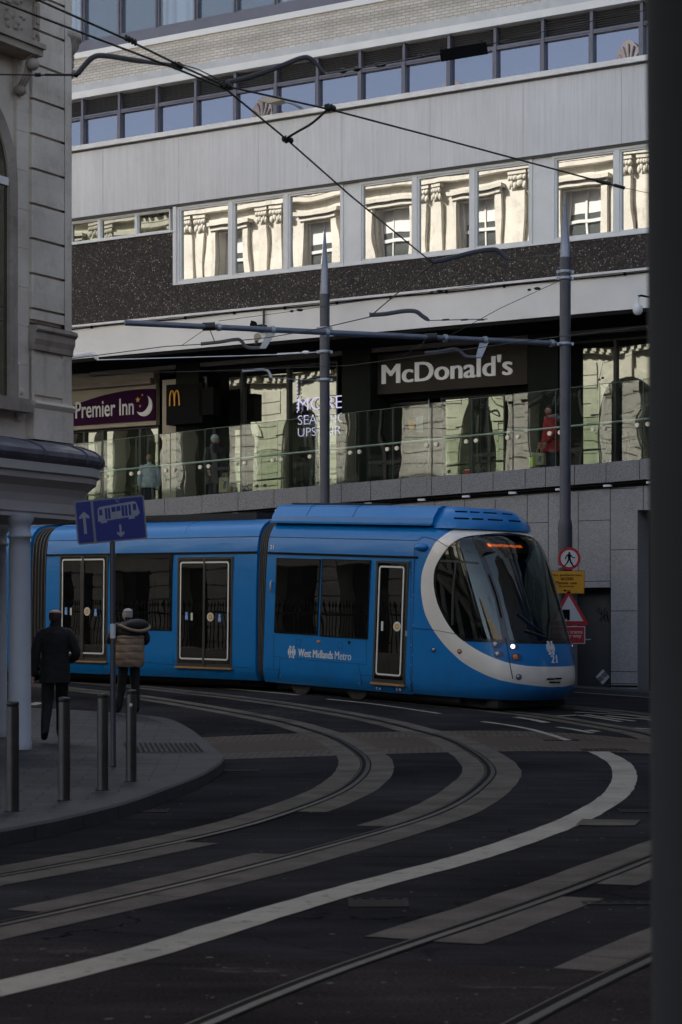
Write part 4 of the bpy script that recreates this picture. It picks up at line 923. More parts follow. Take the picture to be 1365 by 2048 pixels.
fb(wl, 'street_front', M['cream_stone']); fb(rg, 'rustication', M['cream_stone']); fb(co_, 'window_surround', M['cream_stone']); fb(pil, 'pilaster', M['cream_stone']); fb(cap, 'pilaster_capital', M['cream_stone']); fb(bal, 'parapet', M['cream_stone']); fb(crn, 'cornice', M['cream_stone']); fb(fin, 'finial', M['stone_dark'])
rl = empty('railing', FM @ Matrix.Translation((-36, 23.6, 0)), 'black iron spear-topped railing before the stone front, mirrored in the tram doors', 'railing')
zr = lambda s: gz(*(FM @ Vector((s, 23.6, 0))).xy)
m = MB(); m2 = MB()
for i in range(150):
    s = -52+i*.16; z = zr(s)+.55; m.tube([(s, 23.6, z), (s, 23.6, z+1.15)], .016, 6); m.lathe((s, 23.6, z+1.15), [(.016, 0), (.04, .05), (.02, .12), (.001, .2)], 6)
for s in [-52+.5*i for i in range(48)]:
    z = zr(s); z2 = zr(s+.5); m.add([(s, 23.57, z+1.5), (s+.5, 23.57, z2+1.5), (s+.5, 23.63, z2+1.5), (s, 23.63, z+1.5), (s, 23.57, z+1.55), (s+.5, 23.57, z2+1.55), (s+.5, 23.63, z2+1.55), (s, 23.63, z+1.55)], [(0, 1, 5, 4), (2, 3, 7, 6), (4, 5, 6, 7), (0, 3, 2, 1)])
    slab(m2, s, s+.5, 23.35, 23.85, lambda q: zr(q)-.1, lambda q: zr(q)+.55)
m.build('bars', M['dark_metal'], rl, FM); m2.build('plinth', M['cream_stone'], rl, FM)
# ------------------------------------------------------------------ the blue tram
CB = frame((1.24, 38.8, .277), (.731, -.682, -.047))      # leading car: x forward, near side at y = 0, z up from the rail
SB = frame((-6.28, 45.6, .56), (.748, -.664, -.0146))     # second car, x from its back end (0) to its front end (6.18)
LS = 6.18
tram = empty('tram', Matrix.Translation((-2.2, 43, .4)), 'blue articulated tram with a silver oval round its cab front, coming down the curve', 'tram')
tb = lambda m, name, mat, fr, par=None: m.build(name, mat, par or tram, fr)
PR = [(.20, 2.12, 1.25), (.30, 2.22, 1.30), (.42, 2.29, 1.32), (.60, 2.31, 1.325), (.80, 2.29, 1.325), (1.0, 2.25, 1.325), (1.23, 2.18, 1.325), (1.6, 2.03, 1.325), (2.0, 1.86, 1.322), (2.4, 1.68, 1.315), (2.75, 1.5, 1.30), (2.95, 1.37, 1.275), (3.07, 1.25, 1.235), (3.17, 1.1, 1.17), (3.25, .9, 1.08), (3.31, .62, .95), (3.34, .35, .8)]
def Lw(z):
    if z <= PR[0][0]: return PR[0][1], PR[0][2]
    for i in range(len(PR)-1):
        if z <= PR[i+1][0]:
            t = (z-PR[i][0])/(PR[i+1][0]-PR[i][0]); t2 = t
            return PR[i][1]+(PR[i+1][1]-PR[i][1])*t2, PR[i][2]+(PR[i+1][2]-PR[i][2])*t2
    return PR[-1][1], PR[-1][2]
EXPN = 2/2.75
def S0_(th, z):
    l, w_ = Lw(z); c, s = math.cos(R(th)), math.sin(R(th))
    return Vector((l*abs(s)**EXPN, 1.325-w_*math.copysign(abs(c)**EXPN, c), z))
def Nn(th, z):
    th_ = min(179, max(1, th)); a = S0_(th_+.5, z)-S0_(th_-.5, z); b = S0_(th_, z+.02)-S0_(th_, z-.02); n = a.cross(b).normalized()
    c = S0_(th_, z)-Vector((.4, 1.325, z)); return n if n.dot(c) > 0 else -n
def Sf(th, z, o=0.0): return S0_(th, z)+Nn(th, z)*o if o else S0_(th, z)
def proj(P_):
    w_ = CB @ P_; return CX+F*w_.x/w_.y, YH-F*(w_.z-HC)/w_.y
_pg = [(th, z/50, proj(S0_(th, z/50))) for th in range(0, 112, 2) for z in range(10, 168, 2)]
def inv(px, py):
    b = min(_pg, key=lambda g: (g[2][0]-px)**2+(g[2][1]-py)**2); th, z = b[0], b[1]; st, sz = 1.0, .02
    for _ in range(7):
        cand = [(max(0, th+i*st), z+j*sz) for i in (-1, 0, 1) for j in (-1, 0, 1)]
        th, z = min(cand, key=lambda q: sum((u-v)**2 for u, v in zip(proj(S0_(*q)), (px, py)))); st *= .55; sz *= .55
    return th, z
def lerp_tab(tab, z):
    if z <= tab[0][1]: return tab[0][0]
    for a, b in zip(tab, tab[1:]):
        if z <= b[1]: return a[0]+(b[0]-a[0])*(z-a[1])/max(1e-6, b[1]-a[1])
    return tab[-1][0]
inner = [inv(*p) for p in ((1030, 1066), (995, 1066.5), (946, 1071), (928, 1074.5), (912, 1081.5), (897, 1094), (883, 1114), (872, 1135), (868.6, 1160), (871, 1185), (878.5, 1212), (894, 1243), (912, 1268), (934, 1286.5), (965, 1305.5), (995, 1318.5), (1020, 1326), (1057, 1332), (1100, 1333.5))]
outer = [inv(*p) for p in ((1030, 1046), (995, 1045.5), (960, 1046.5), (929, 1051.5), (903, 1061.5), (875, 1081.5), (858.5, 1108), (846.5, 1138.5), (842.5, 1169), (844.6, 1200), (852, 1231), (869, 1263), (894, 1295), (928, 1326), (965, 1346.5), (995, 1358.5), (1023, 1365), (1057, 1370), (1100, 1374))]
inner = [(90, inner[0][1])]+inner+[(90, inner[-1][1])]; outer = [(90, outer[0][1])]+outer+[(90, outer[-1][1])]
def dens(C, n=5):
    Q = catmull([Vector((a/40, b)) for a, b in C], 9); out = []
    P_ = [Vector((a/40, b)) for a, b in C]
    for i in range(len(P_)-1):
        a, b, c, d = P_[max(i-1, 0)], P_[i], P_[i+1], P_[min(i+2, len(P_)-1)]
        for k in range(n):
            t = k/n; v = .5*((2*b)+(c-a)*t+(2*a-5*b+4*c-d)*t*t+(3*b-a-3*c+d)*t**3); out.append((v.x*40, v.y))
    return out+[C[-1]]
inD, outD = dens(inner), dens(outer)
zlo, zhi = 1.225, max(z for _, z in inner)-.005
tin = sorted([(a, b) for a, b in inD[5:] if b >= zlo-.02], key=lambda q: q[1])
pil_ = sorted([inv(*p) for p in ((948, 1074), (971, 1129), (995, 1197), (1011, 1272))], key=lambda q: q[1])
thI = lambda z: lerp_tab(tin, z); thP = lambda z: max(lerp_tab(pil_, z), thI(z)+1.5)
def strip(m, zs, a, b, n, o=0.0):
    m.grid([[Sf(a(z)+(b(z)-a(z))*k/n, z, o) for k in range(n+1)] for z in zs])
rng = lambda a, b, n: [a+(b-a)*i/n for i in range(n+1)]
m = MB(); m.smooth = True
strip(m, rng(.22, zlo, 18), lambda z: 0, lambda z: 180, 72); strip(m, rng(zhi, 3.34, 9), lambda z: 0, lambda z: 180, 72)
zw = rng(zlo, zhi, 30)
strip(m, zw, lambda z: 0, thI, 12); strip(m, zw, lambda z: 180-thI(z), lambda z: 180, 12)
m.add([Sf(th, 3.34) for th in range(0, 181, 6)], [tuple(range(31))])
nose = tb(m, 'cab_shell', M['blue'], CB)
m = MB(); m.smooth = True; pw = 2.6
strip(m, zw, lambda z: thP(z)-pw, lambda z: thP(z)+pw, 3, .004); strip(m, zw, lambda z: 180-thP(z)-pw, lambda z: 180-thP(z)+pw, 3, .004)
strip(m, rng(zlo-.0, zlo+.055, 2), lambda z: thI(z), lambda z: 180-thI(z), 40, .005); strip(m, rng(zhi-.05, zhi, 2), lambda z: thI(z), lambda z: 180-thI(z), 30, .005)
strip(m, zw, lambda z: thI(z)-.3, lambda z: thI(z)+1.2, 2, .003)
tb(m, 'window_border', M['black'], CB)
m = MB(); m.smooth = True; strip(m, zw, lambda z: thP(z)+pw-.3, lambda z: 180-thP(z)-pw+.3, 40, -.004); wsn = tb(m, 'windscreen', M['screen'], CB)
for f_ in (lambda a: a, lambda a: 180-a):
    m = MB(); m.smooth = True; strip(m, zw, lambda z: f_(thI(z)), lambda z: f_(thP(z)-pw+.3), 16, -.004); tb(m, 'cab_side_window', M['screen'], CB)
m = MB(); m.smooth = True
for f_ in (lambda a: a, lambda a: 180-a):
    m.grid([[Sf(f_(a[0]+(b[0]-a[0])*k/6), a[1]+(b[1]-a[1])*k/6, .007 if 0 < k < 6 else .001) for k in range(7)] for a, b in zip(inD, outD)])
tb(m, 'silver_ring', M['silver'], CB)
def seam(pts, name='panel_seam', w_=.005, mt='seam', o=.009):
    m = MB(); q = dens([inv(*p) for p in pts], 6); m.tube([Sf(a, b, o) for a, b in q], w_, 5); return tb(m, name, M[mt], CB)
seam([(824, 1256), (868, 1260), (912, 1268)]); seam([(1011, 1276), (1020, 1326), (1026, 1358)], w_=.008); seam([(838, 1079), (850, 1074), (875, 1081)])
seam([(875, 1081), (885, 1087), (897, 1094)], o=.012)
m = MB(); q = [inv(912, 1125), inv(907, 1180), inv(905, 1250)]; m.grid([[Sf(a-.7, b, .006), Sf(a+.7, b, .006)] for a, b in dens(q, 5)]); q = [inv(881, 1122), inv(915, 1123), inv(958, 1126)]; m.grid([[Sf(a, b-.018, .006), Sf(a, b+.018, .006)] for a, b in dens(q, 5)]); tb(m, 'window_bar', M['dark_metal'], CB)
def on_nose(px, py):
    a, b = inv(px, py); n = Nn(a, b); x = Vector((0, 0, 1)).cross(n).normalized(); z = n.cross(x); Q = Matrix((x, -n, z)).transposed().to_4x4(); Q.translation = S0_(a, b); return CB @ Q
def lamp(px, py, name, r, mt, pod=True, elong=1.5):
    fr = on_nose(px, py); b = MB()
    b.ring((0, 0), r*.98, r*1.35, -.012, .01, 20); 
    if pod: b.disc((r*.8, 0), r*elong*1.15, -.008, .004, 24, r*1.3)
    o = tb(b, name, simple('lamp_pod', (.01, .05, .16), .3, 0, .1, 3) if 'lamp_pod' not in M else M['lamp_pod'], fr); M['lamp_pod'] = bpy.data.materials['lamp_pod']
    l = MB(); l.ball((0, -.008, 0), (r, .012, r), 14, 8); l.build('lens', M[mt], o, fr); return o
lamp(991, 1289, 'headlight', .05, 'lens'); lamp(1026, 1293, 'headlight', .04, 'lamp_on'); lamp(995, 1308, 'indicator_lamp', .046, 'lens'); lamp(1031, 1314, 'indicator_lamp', .05, 'amber')
lamp(868, 1300, 'marker_lamp', .035, 'lens', False); lamp(920, 1303, 'marker_lamp', .035, 'amber', False); lamp(1038, 1354, 'fog_lamp', .04, 'lens', False)
th_far = lambda th, z: CB @ S0_(th, z)
def on_surf(a, b):
    n = Nn(a, b); x = Vector((0, 0, 1)).cross(n).normalized(); z = n.cross(x); Q = Matrix((x, -n, z)).transposed().to_4x4(); Q.translation = S0_(a, b); return CB @ Q
for a0 in ((1026, 1293, 'headlight', 'lamp_on', .04), (1031, 1314, 'indicator_lamp', 'amber', .05)):
    a, b = inv(a0[0], a0[1]); fr = on_surf(180-a, b); q = MB(); r = a0[4]; q.ring((0, 0), r*.98, r*1.35, -.012, .01, 20); q.disc((-r*.8, 0), r*1.7, -.008, .004, 24, r*1.3); o = tb(q, a0[2], M['lamp_pod'], fr); l = MB(); l.ball((0, -.008, 0), (r, .012, r), 14, 8); l.build('lens', M[a0[3]], o, fr)
fr = on_nose(846, 1095); m = MB(); m.ball((-.02, -.02, 0), (.15, .09, .075), 16, 10); tb(m, 'camera_pod', M['blue'], fr)
fr = on_nose(1017, 1056); m = MB(); m.ring((0, 0), .001, .06, -.016, .004, 20); m.ring((0, 0), .06, .075, -.02, .004, 20); tb(m, 'roof_lamp', M['galv'], fr)
# fleet number, emblem, destination display
def emblem(m, cx, cz, w_, h_, y0, y1):
    d = lambda x, z, a, b: m.plate([(cx+(x-a)*w_, cz+z*h_), (cx+x*w_, cz+(z-b)*h_), (cx+(x+a)*w_, cz+z*h_), (cx+x*w_, cz+(z+b)*h_)], y0, y1)
    for x in (-.13, .13): d(x, 0, .11, .3)
    for x in (-.38, .38):
        s_ = 1 if x > 0 else -1
        m.plate([(cx+(x-.12*s_)*w_, cz-.0*h_), (cx+(x+.02*s_)*w_, cz-.3*h_), (cx+(x+.14*s_)*w_, cz-.14*h_), (cx+(x+.14*s_)*w_, cz+.14*h_), (cx+(x+.02*s_)*w_, cz+.3*h_)], y0, y1)
    for sz in (-1, 1):
        for x in (-.25, 0.0, .25):
            if x: m.plate([(cx+(x-.11)*w_, cz+sz*.5*h_), (cx+(x+.11)*w_, cz+sz*.5*h_), (cx+(x+.02)*w_, cz+sz*.17*h_), (cx+(x-.02)*w_, cz+sz*.17*h_)] if sz < 0 else [(cx+(x-.11)*w_, cz+.5*h_), (cx+(x-.02)*w_, cz+.17*h_), (cx+(x+.02)*w_, cz+.17*h_), (cx+(x+.11)*w_, cz+.5*h_)], y0, y1)
            else: m.plate([(cx-.06*w_, cz+sz*.42*h_), (cx, cz+sz*.27*h_), (cx+.06*w_, cz+sz*.42*h_)], y0, y1)
fr = on_surf(88, inv(1109, 1296)[1]); m = MB(); emblem(m, 0, 0, .2, .25, -.016, .002); tb(m, 'emblem', M['letter_white'], fr)
fr = on_surf(89, inv(1113, 1318)[1]); text('21', 'fleet_number', M['letter_white'], tram, fr, -.085, .085, -.07, .07, -.012, .014, .02)
fr = on_surf(88, inv(1110, 1361)[1]); m = MB()
for x0, x1, z in ((-.2, .0, .03), (.03, .2, .035), (-.12, .06, -.03), (.08, .17, -.035)): m.box(x0, x1, -.016, .0, z-.014, z+.014)
tb(m, 'coupler_cover_slots', M['grate'], fr)
fr = on_surf(83, inv(1020, 1087)[1]); fr = fr @ Matrix.Translation((0, .06, 0)); 
text('EDGBASTON VILLAGE', 'destination_display', M['led'], tram, fr, -.52, .36, -.03, .03, 0, .004)
m = MB(); m.box(-.7, .55, .02, .16, -.16, .14); tb(m, 'display_case', M['dark_metal'], fr)
m = MB(); q0, q1, q2 = inv(1088, 1270), inv(1062, 1250), inv(1035, 1228); m.tube([Sf(*q0, .03), Sf(*q1, .035), Sf(*q2, .025)], .014, 6); m.tube([Sf(*inv(1088, 1275), .03), Sf(*inv(1050, 1262), .03)], .02, 6); tb(m, 'wiper', M['rubber'], CB)
m = MB(); q = dens([inv(978, 1150), inv(992, 1190), inv(1003, 1235)], 5); m.grid([[Sf(a-.7, b, .02), Sf(a, b, .05), Sf(a+.7, b, .02)] for a, b in q]); tb(m, 'cab_mirror', M['black'], CB)
# cab interior
m = MB(); m.box(.0, 1.6, .35, 2.3, .3, .36); m.box(1.1, 1.68, .55, 2.1, .36, 1.14); m.box(-.32, -.28, .06, 2.59, .3, 2.9); tb(m, 'cab_interior', simple('cab_interior', (.03, .034, .035), .7), CB)
m = MB(); m.box(.2, .75, 1.05, 1.6, .7, .82); m.box(.12, .24, 1.05, 1.6, .8, 1.5); m.box(.4, .55, 1.25, 1.4, .36, .7); tb(m, 'driver_seat', M['black'], CB)
# straight bodies
def section(): return [(1.325-w_, z) for z, l, w_ in PR[:]]+[(1.325, 3.36)]
def body(name, fr, x0, x1, n=2, caps=True):
    m = MB(); m.smooth = True; h = [(y, z) for y, z in section()]; full = h+[(2.65-y, z) for y, z in reversed(h[:-1])]
    m.grid([[(x, y, z) for y, z in full] for x in rng(x0, x1, n)]); m.smooth = False
    if caps: m.quad(*[(x0, y, z) for y, z in full]); m.quad(*[(x1, y, z) for y, z in full])
    o = tb(m, name, M['blue'], fr)
    e = o.modifiers.new('edge', 'EDGE_SPLIT'); e.split_angle = R(35); return o
xb = on(531, 1200, CB)[0]
body('leading_car', CB, xb, 0.0, 2, False); m = MB(); h = section(); full = h+[(2.65-y, z) for y, z in reversed(h[:-1])]; m.quad(*[(xb, y, z) for y, z in full]); tb(m, 'end_wall', M['dark_metal'], CB)
body('second_car', SB, 0, LS)
M3 = frame(SB @ Vector((-.55, 0, 0)), (.82, -.57, -.01)); body('third_car', M3, -4.5, 0)
def rect(fr, pts, inset=0.0):
    q = [on(x, y, fr, -.004) for x, y in pts]; xs_ = [p[0] for p in q]; zs2 = [p[1] for p in q]; return min(xs_)+inset, max(xs_)-inset, min(zs2)+inset, max(zs2)-inset
def R4(fr, l, r, t, b):
    """upright rectangle on the car's near side from photo pixels of its left, right, top and bottom edges (taken at mid-edge)"""
    x0 = on(l, (t+b)/2, fr)[0]; x1 = on(r, (t+b)/2, fr)[0]; z1 = on((l+r)/2, t, fr)[1]; z0 = on((l+r)/2, b, fr)[1]; return x0, x1, z0, z1
def side_window(fr, l, r, t, b):
    x0, x1, z0, z1 = R4(fr, l, r, t, b); f = MB()
    f.box(x0-.03, x1+.03, -.008, .02, z0-.03, z1+.02); o = tb(f, 'window', M['black'], fr)
    g_ = MB(); a_ = random.uniform(-.006, .006); g_.add([(x0, -.0105-a_, z0), (x1, -.0105+a_, z0), (x1, -.0105+a_, z1), (x0, -.0105-a_, z1)], [(0, 1, 2, 3)]); g_.build('pane', M['pane_tram'], o, fr)
def rrect(x0, x1, z0, z1, r, n=5):
    out = []
    for cx_, cz_, a in ((x1-r, z0+r, -90), (x1-r, z1-r, 0), (x0+r, z1-r, 90), (x0+r, z0+r, 180)):
        for k in range(n+1): out.append((cx_+r*math.cos(R(a+90*k/n)), cz_+r*math.sin(R(a+90*k/n))))
    return out
def band(m, outer_, inner_, y0, y1, skip=None):
    n = len(outer_)
    for i in range(n):
        j = (i+1) % n
        if skip and skip(outer_[i], outer_[j]): continue
        m.plate([outer_[i], outer_[j], inner_[j], inner_[i]], y0, y1)
def door(fr, l, r, t, b, split=None):
    x0, x1, z0, z1 = R4(fr, l, r, t, b); f = MB(); f.box(x0, x1, -.006, .02, z0, z1); d = tb(f, 'door', simple('door_frame', (.03, .027, .022), .4) if 'door_frame' not in M else M['door_frame'], fr); M['door_frame'] = bpy.data.materials['door_frame']
    leaves = [(x0+.05, x1-.05)] if not split else [(x0+.05, (x0+x1)/2-.028), ((x0+x1)/2+.028, x1-.05)]
    for a_, b_ in leaves:
        g_ = MB(); e = random.uniform(-.005, .005); g_.add([(a_, -.0095-e, z0+.07), (b_, -.0095+e, z0+.07), (b_, -.0095+e, z1-.04), (a_, -.0095-e, z1-.04)], [(0, 1, 2, 3)]); g_.build('pane', M['pane_tram'], d, fr)
    q = MB(); wl_ = .032; o_ = rrect(x0+.09, x1-.09, z0+.14, z1-.09, .06); i_ = rrect(x0+.09+wl_, x1-.09-wl_, z0+.14+wl_, z1-.09-wl_, .035); band(q, o_, i_, -.021, -.016)
    q.build('door_outline', M['door_line'], d, fr)
    if split: q = MB(); c_ = (x0+x1)/2; q.box(c_-.028, c_+.028, -.026, -.0, z0+.03, z1-.03); q.build('door_post', M['door_frame'], d, fr)
    q = MB(); q.box(x0-.02, x1+.02, -.05, .0, z0-.035, z0-.0); q.build('step', M['ochre'], d, fr)
    return d, (x0, x1, z0, z1)
def button(fr, d, px, py):
    c_ = on(px, py, fr, -.02); q = MB(); q.ring(c_, .052, .088, -.03, -.02, 24); q.ring(c_, .001, .02, -.033, -.02, 12); q.build('button_ring', M['door_line'], d, fr); q = MB(); q.ring(c_, .02, .05, -.036, -.02, 20); q.build('door_button', M['gold'], d, fr)
def sticker(fr, d, px, py, w_, h_, mt, wheel=False):
    c_ = on(px, py, fr, -.02); q = MB(); q.box(c_[0]-w_/2, c_[0]+w_/2, -.024, -.0225, c_[1]-h_/2, c_[1]+h_/2); q.build('sticker', M[mt], d, fr)
    if wheel:
        q = MB(); q.ring((c_[0]-.005, c_[1]-.03), .026, .036, -.026, -.024, 14, 100, 400); q.ring((c_[0]-.01, c_[1]+.055), .001, .012, -.026, -.024, 8); q.box(c_[0]-.016, c_[0]-.006, -.026, -.024, c_[1]-.02, c_[1]+.04); q.box(c_[0]-.016, c_[0]+.025, -.0262, -.0242, c_[1]-.03, c_[1]-.02); q.box(c_[0]-.016, c_[0]+.02, -.0264, -.0244, c_[1]+.008, c_[1]+.017); q.build('symbol', M['letter_white'], d, fr)
M['sticker_blue'] = simple('wheelchair_blue', (.02, .16, .45), .4)
side_window(CB, 553.5, 637, 1119, 1265.5); side_window(CB, 644.5, 737, 1121, 1273)
d, r_ = door(CB, 749, 814.5, 1122, 1367); button(CB, d, 795, 1253); sticker(CB, d, 765, 1252, .05, .17, 'door_line')
side_window(SB, 226, 343, 1111, 1258)
d, r_ = door(SB, 119.5, 216, 1109, 1321, True)
for px, py, w_, h_, mt, wh in ((133, 1222, .085, .16, 'sticker_blue', 1), (142.5, 1223, .055, .15, 'door_line', 0), (192, 1225, .085, .16, 'sticker_blue', 1)): sticker(SB, d, px, py, w_, h_, mt, wh)
button(SB, d, 175, 1223)
d, r_ = door(SB, 355, 465.5, 1114, 1334, True)
for px, py, w_, h_, mt, wh in ((374, 1232, .085, .16, 'sticker_blue', 1), (384, 1233, .055, .15, 'door_line', 0), (440, 1236, .085, .16, 'sticker_blue', 1)): sticker(SB, d, px, py, w_, h_, mt, wh)
button(SB, d, 421.6, 1234)
def line(m, fr, pts, h=.008, y=-.002): 
    q = [on(x, yy, fr, 0) for x, yy in pts]
    for a, b in zip(q, q[1:]):
        v = Vector((b[0]-a[0], b[1]-a[1])).normalized(); n = Vector((-v.y, v.x))*h/2
        m.plate([(a[0]-n.x, a[1]-n.y), (b[0]-n.x, b[1]-n.y), (b[0]+n.x, b[1]+n.y), (a[0]+n.x, a[1]+n.y)], y, .01)
m = MB()
for p in ([(532, 1338), (559, 1339)], [(559, 1342), (561, 1316)], [(561, 1316), (718, 1328)], [(718, 1328), (724, 1370)], [(548, 1270), (548, 1336)], [(548, 1313), (561, 1314)], [(733, 1278), (733, 1328)], [(718, 1328), (733, 1329)], [(722, 1350), (746, 1351)], [(822, 1120), (822, 1384)], [(829, 1090), (824, 1384)], [(559, 1342), (556, 1358)]): line(m, CB, p, .007)
for a_, b_, c__, d__ in ((593, 602, 1279, 1290), (676, 686, 1285, 1296)):
    line(m, CB, [(a_, c__), (b_, c__+.6)], .006); line(m, CB, [(a_, d__), (b_, d__+.6)], .006); line(m, CB, [(a_, c__), (a_-.4, d__)], .006); line(m, CB, [(b_, c__), (b_-.4, d__)], .006)
line(m, CB, [(790, 1385), (820, 1386)], .006)
tb(m, 'panel_seam', M['seam'], CB)
m = MB()
for px, py in ((561, 1352), (719, 1367), (823.5, 1140), (823, 1200), (822.5, 1290), (822, 1330), (821, 1365), (828, 1190), (827, 1250), (826, 1310), (826, 1360)): c_ = on(px, py, CB); m.ball((c_[0], -.001, c_[1]), (.012, .006, .012), 8, 6)
tb(m, 'bolt_heads', M['galv'], CB)
for px, py in ((757, 1377), (797, 1379)): c_ = on(px, py, CB); text('T A', 'jacking_mark', M['letter_white'], tram, CB, c_[0]-.06, c_[0]+.07, c_[1]-.022, c_[1]+.022, -.004, .004)
c_ = on(813.5, 1267, CB); m = MB(); m.box(c_[0]-.025, c_[0]+.025, -.012, .0, c_[1]-.05, c_[1]+.05); tb(m, 'door_switch', M['galv'], CB)
m = MB()
z2 = 2.68; zc2 = 2.985
yb = lambda z: 1.325-Lw(z)[1]
m.box(xb, .05, -.006, .03, z2-.02, z2+.018); tb(m, 'belt_line', M['grate'], CB)
m = MB(); m.box(0, LS, -.006, .03, z2-.02, z2+.018); tb(m, 'belt_line', M['grate'], SB)
m = MB(); m.box(xb, .0, yb(zc2)-.004, .2, zc2-.007, zc2+.007); tb(m, 'roof_seam', M['seam'], CB)
m = MB(); m.box(0, LS, yb(zc2)-.004, .2, zc2-.007, zc2+.007)
for x_ in (on(363, 1060, SB)[0], ):
    m.tube([(x_, 1.325-w_-.002, z) for z, l, w_ in PR if z > 2.97], .004, 4)
tb(m, 'roof_seam', M['seam'], SB)
m = MB()
for p in ([(347, 1300), (347, 1330)], [(347, 1322), (353, 1322)], [(466, 1333), (500, 1336)], [(220, 1318), (352, 1330)], [(92, 1312), (118, 1314)]): line(m, SB, p, .007)
tb(m, 'panel_seam', M['seam'], SB)
x0, z0 = on(597, 1309, CB); x1, z1 = on(703, 1309, CB); zt_, zb_ = on(650, 1301, CB)[1], on(650, 1316.5, CB)[1]
tx = x0+(x1-x0)*.66
text('West Midlands', 'lettering', M['letter_white'], tram, CB, x0, tx, zb_-.005, zt_+.0, -.004, .004, .022)
text('Metro', 'lettering', M['letter_white'], tram, CB, tx+.05, x1, zb_-.005, zt_+.0, -.004, .004, -.005)
c_ = on(584, 1304, CB); m = MB(); emblem(m, c_[0], c_[1], .19, .235, -.004, .004); tb(m, 'emblem', M['letter_white'], CB)
c_ = on(543, 1094, CB, .01); text('21', 'fleet_number', M['letter_white'], tram, CB, c_[0]-.05, c_[0]+.05, c_[1]-.04, c_[1]+.04, yb(c_[1])-.006, .006, .02)
c_ = on(638.5, 1284, CB); m = MB(); m.ball((c_[0], -.01, c_[1]), (.045, .02, .03), 12, 8); tb(m, 'side_lamp', M['amber'], CB)
c_ = on(699, 1285, CB); m = MB(); m.ring(c_, .001, .03, -.012, .0, 14); tb(m, 'side_socket', M['black'], CB)
c_ = on(544.5, 1173, CB); m = MB(); m.tube([(c_[0], -.0, c_[1]-.1), (c_[0], -.04, c_[1]-.08), (c_[0], -.04, c_[1]+.08), (c_[0], 0, c_[1]+.1)], .02, 8); tb(m, 'grab_handle', M['galv'], CB)
# concertina joints, undercarriage, roof equipment
def bellows(P0, P1, name='concertina'):
    h = section(); full = h+[(2.65-y, z) for y, z in reversed(h[:-1])]; n = 11; rows = []; m = MB(); m.smooth = True
    for i in range(n+1):
        t = i/n; k = 1-.045-(0 if i % 2 else .055); row = []
        for y, z in full:
            a = P0[0] @ Vector((P0[1], 1.325+(y-1.325)*k, 1.75+(z-1.75)*k+.02)); b = P1[0] @ Vector((P1[1], 1.325+(y-1.325)*k, 1.75+(z-1.75)*k+.02)); row.append(a+(b-a)*t)
        rows.append(row)
    m.grid(rows); o = tb(m, name, M['rubber'], Matrix.Identity(4))
    r_ = MB(); r_.smooth = True
    for i in range(1, n, 2): r_.tube([rows[i][j] for j in range(len(full)//2+2)], .012, 5)
    r_.build('rib', simple('rib_grey', (.09, .085, .08), .5) if 'rib' not in M else M['rib'], o, Matrix.Identity(4)); M['rib'] = bpy.data.materials['rib_grey']
bellows((SB, LS), (CB, xb)); bellows((M3, 0), (SB, 0))
for fr, a, b in ((CB, xb+.05, 1.5), (SB, .1, LS-.1)):
    m = MB(); m.box(a, b, .35, 2.3, .06, .24); m.box(a+.3, b-.5, .2, .35, .12, .25); tb(m, 'undercarriage', M['bogie'], fr)
m = MB(); m.box(1.3, 1.75, .35, 2.3, .07, .2); tb(m, 'lifeguard', M['bogie'], CB)
for px, py in ((604, 1366), (716, 1380)):
    for y_ in (.18, 2.3):
        x_ = on(px, py, CB, .2)[0]; m = MB(); m.ring((x_, .29), .06, .29, y_, y_+.12, 26); w_ = tb(m, 'wheel', M['wheel'], CB)
        h_ = MB(); h_.ring((x_, .29), .001, .1, y_-.03, y_+.1, 14); h_.build('hub', M['bogie'], w_, CB)
x0 = on(552, 1030, CB, .25)[0]; x1 = .26
m = MB(); cs = [(.14, 3.3), (.16, 3.4), (.3, 3.58), (.42, 3.625), (2.2, 3.625), (2.35, 3.58), (2.5, 3.4), (2.5, 3.3)]; m.grid([[(x, y, z) for y, z in cs] for x in (x0, x0+.9, x0+1.8, x1)]); m.quad(*[(x0, y, z) for y, z in cs]); m.quad(*[(x1, y, z) for y, z in cs]); m.box(x0, x1, .1, 2.55, 3.26, 3.3)
tb(m, 'roof_fairing', M['blue'], CB)
m = MB(); 
for x_ in (x0+.9, x0+2.1): m.tube([(x_, y-.003, z) for y, z in cs[1:4]], .005, 4)
tb(m, 'roof_seam', M['seam'], CB)
m = MB(); m.smooth = True; rows = []
def fro(l, w_, z, th): return Vector((.26+l*abs(math.sin(R(th)))**.75, 1.325-w_*math.copysign(abs(math.cos(R(th)))**.75, math.cos(R(th))), z))
for l, w_, z in ((.82, 1.15, 3.22), (.8, 1.11, 3.33), (.66, 1.0, 3.47), (.5, .9, 3.575), (.3, .8, 3.62)): rows.append([fro(l, w_, z, th) for th in range(0, 181, 6)])
m.grid(rows); m.smooth = False; m.quad(*rows[-1]); o = tb(m, 'front_fairing', M['blue'], CB); e = o.modifiers.new('edge', 'EDGE_SPLIT'); e.split_angle = R(50)
m = MB()
for th0, th1 in ((22, 44), (48, 64), (70, 88), (92, 110)):
    for k, (l, w_, z) in enumerate(((.735, 1.06, 3.4), (.58, .95, 3.522))):
        m.grid([[fro(l+.006, w_+.008, z-.012, th0+(th1-th0)*i/6), fro(l-.02, w_-.002, z+.012, th0+(th1-th0)*i/6)+Vector((.02, -.006, .006))] for i in range(7)])
tb(m, 'vent_slot', M['groove'], CB)
m = MB(); m.box(.6, 5.4, .8, 1.9, 3.36, 3.5); m.box(1.3, 2.2, .5, 2.1, 3.36, 3.46); tb(m, 'roof_equipment', M['bogie'], SB)
m = MB(); m.tube([(x0-.1, .8, 3.655), (x0+2.5, .8, 3.655)], .02, 6)
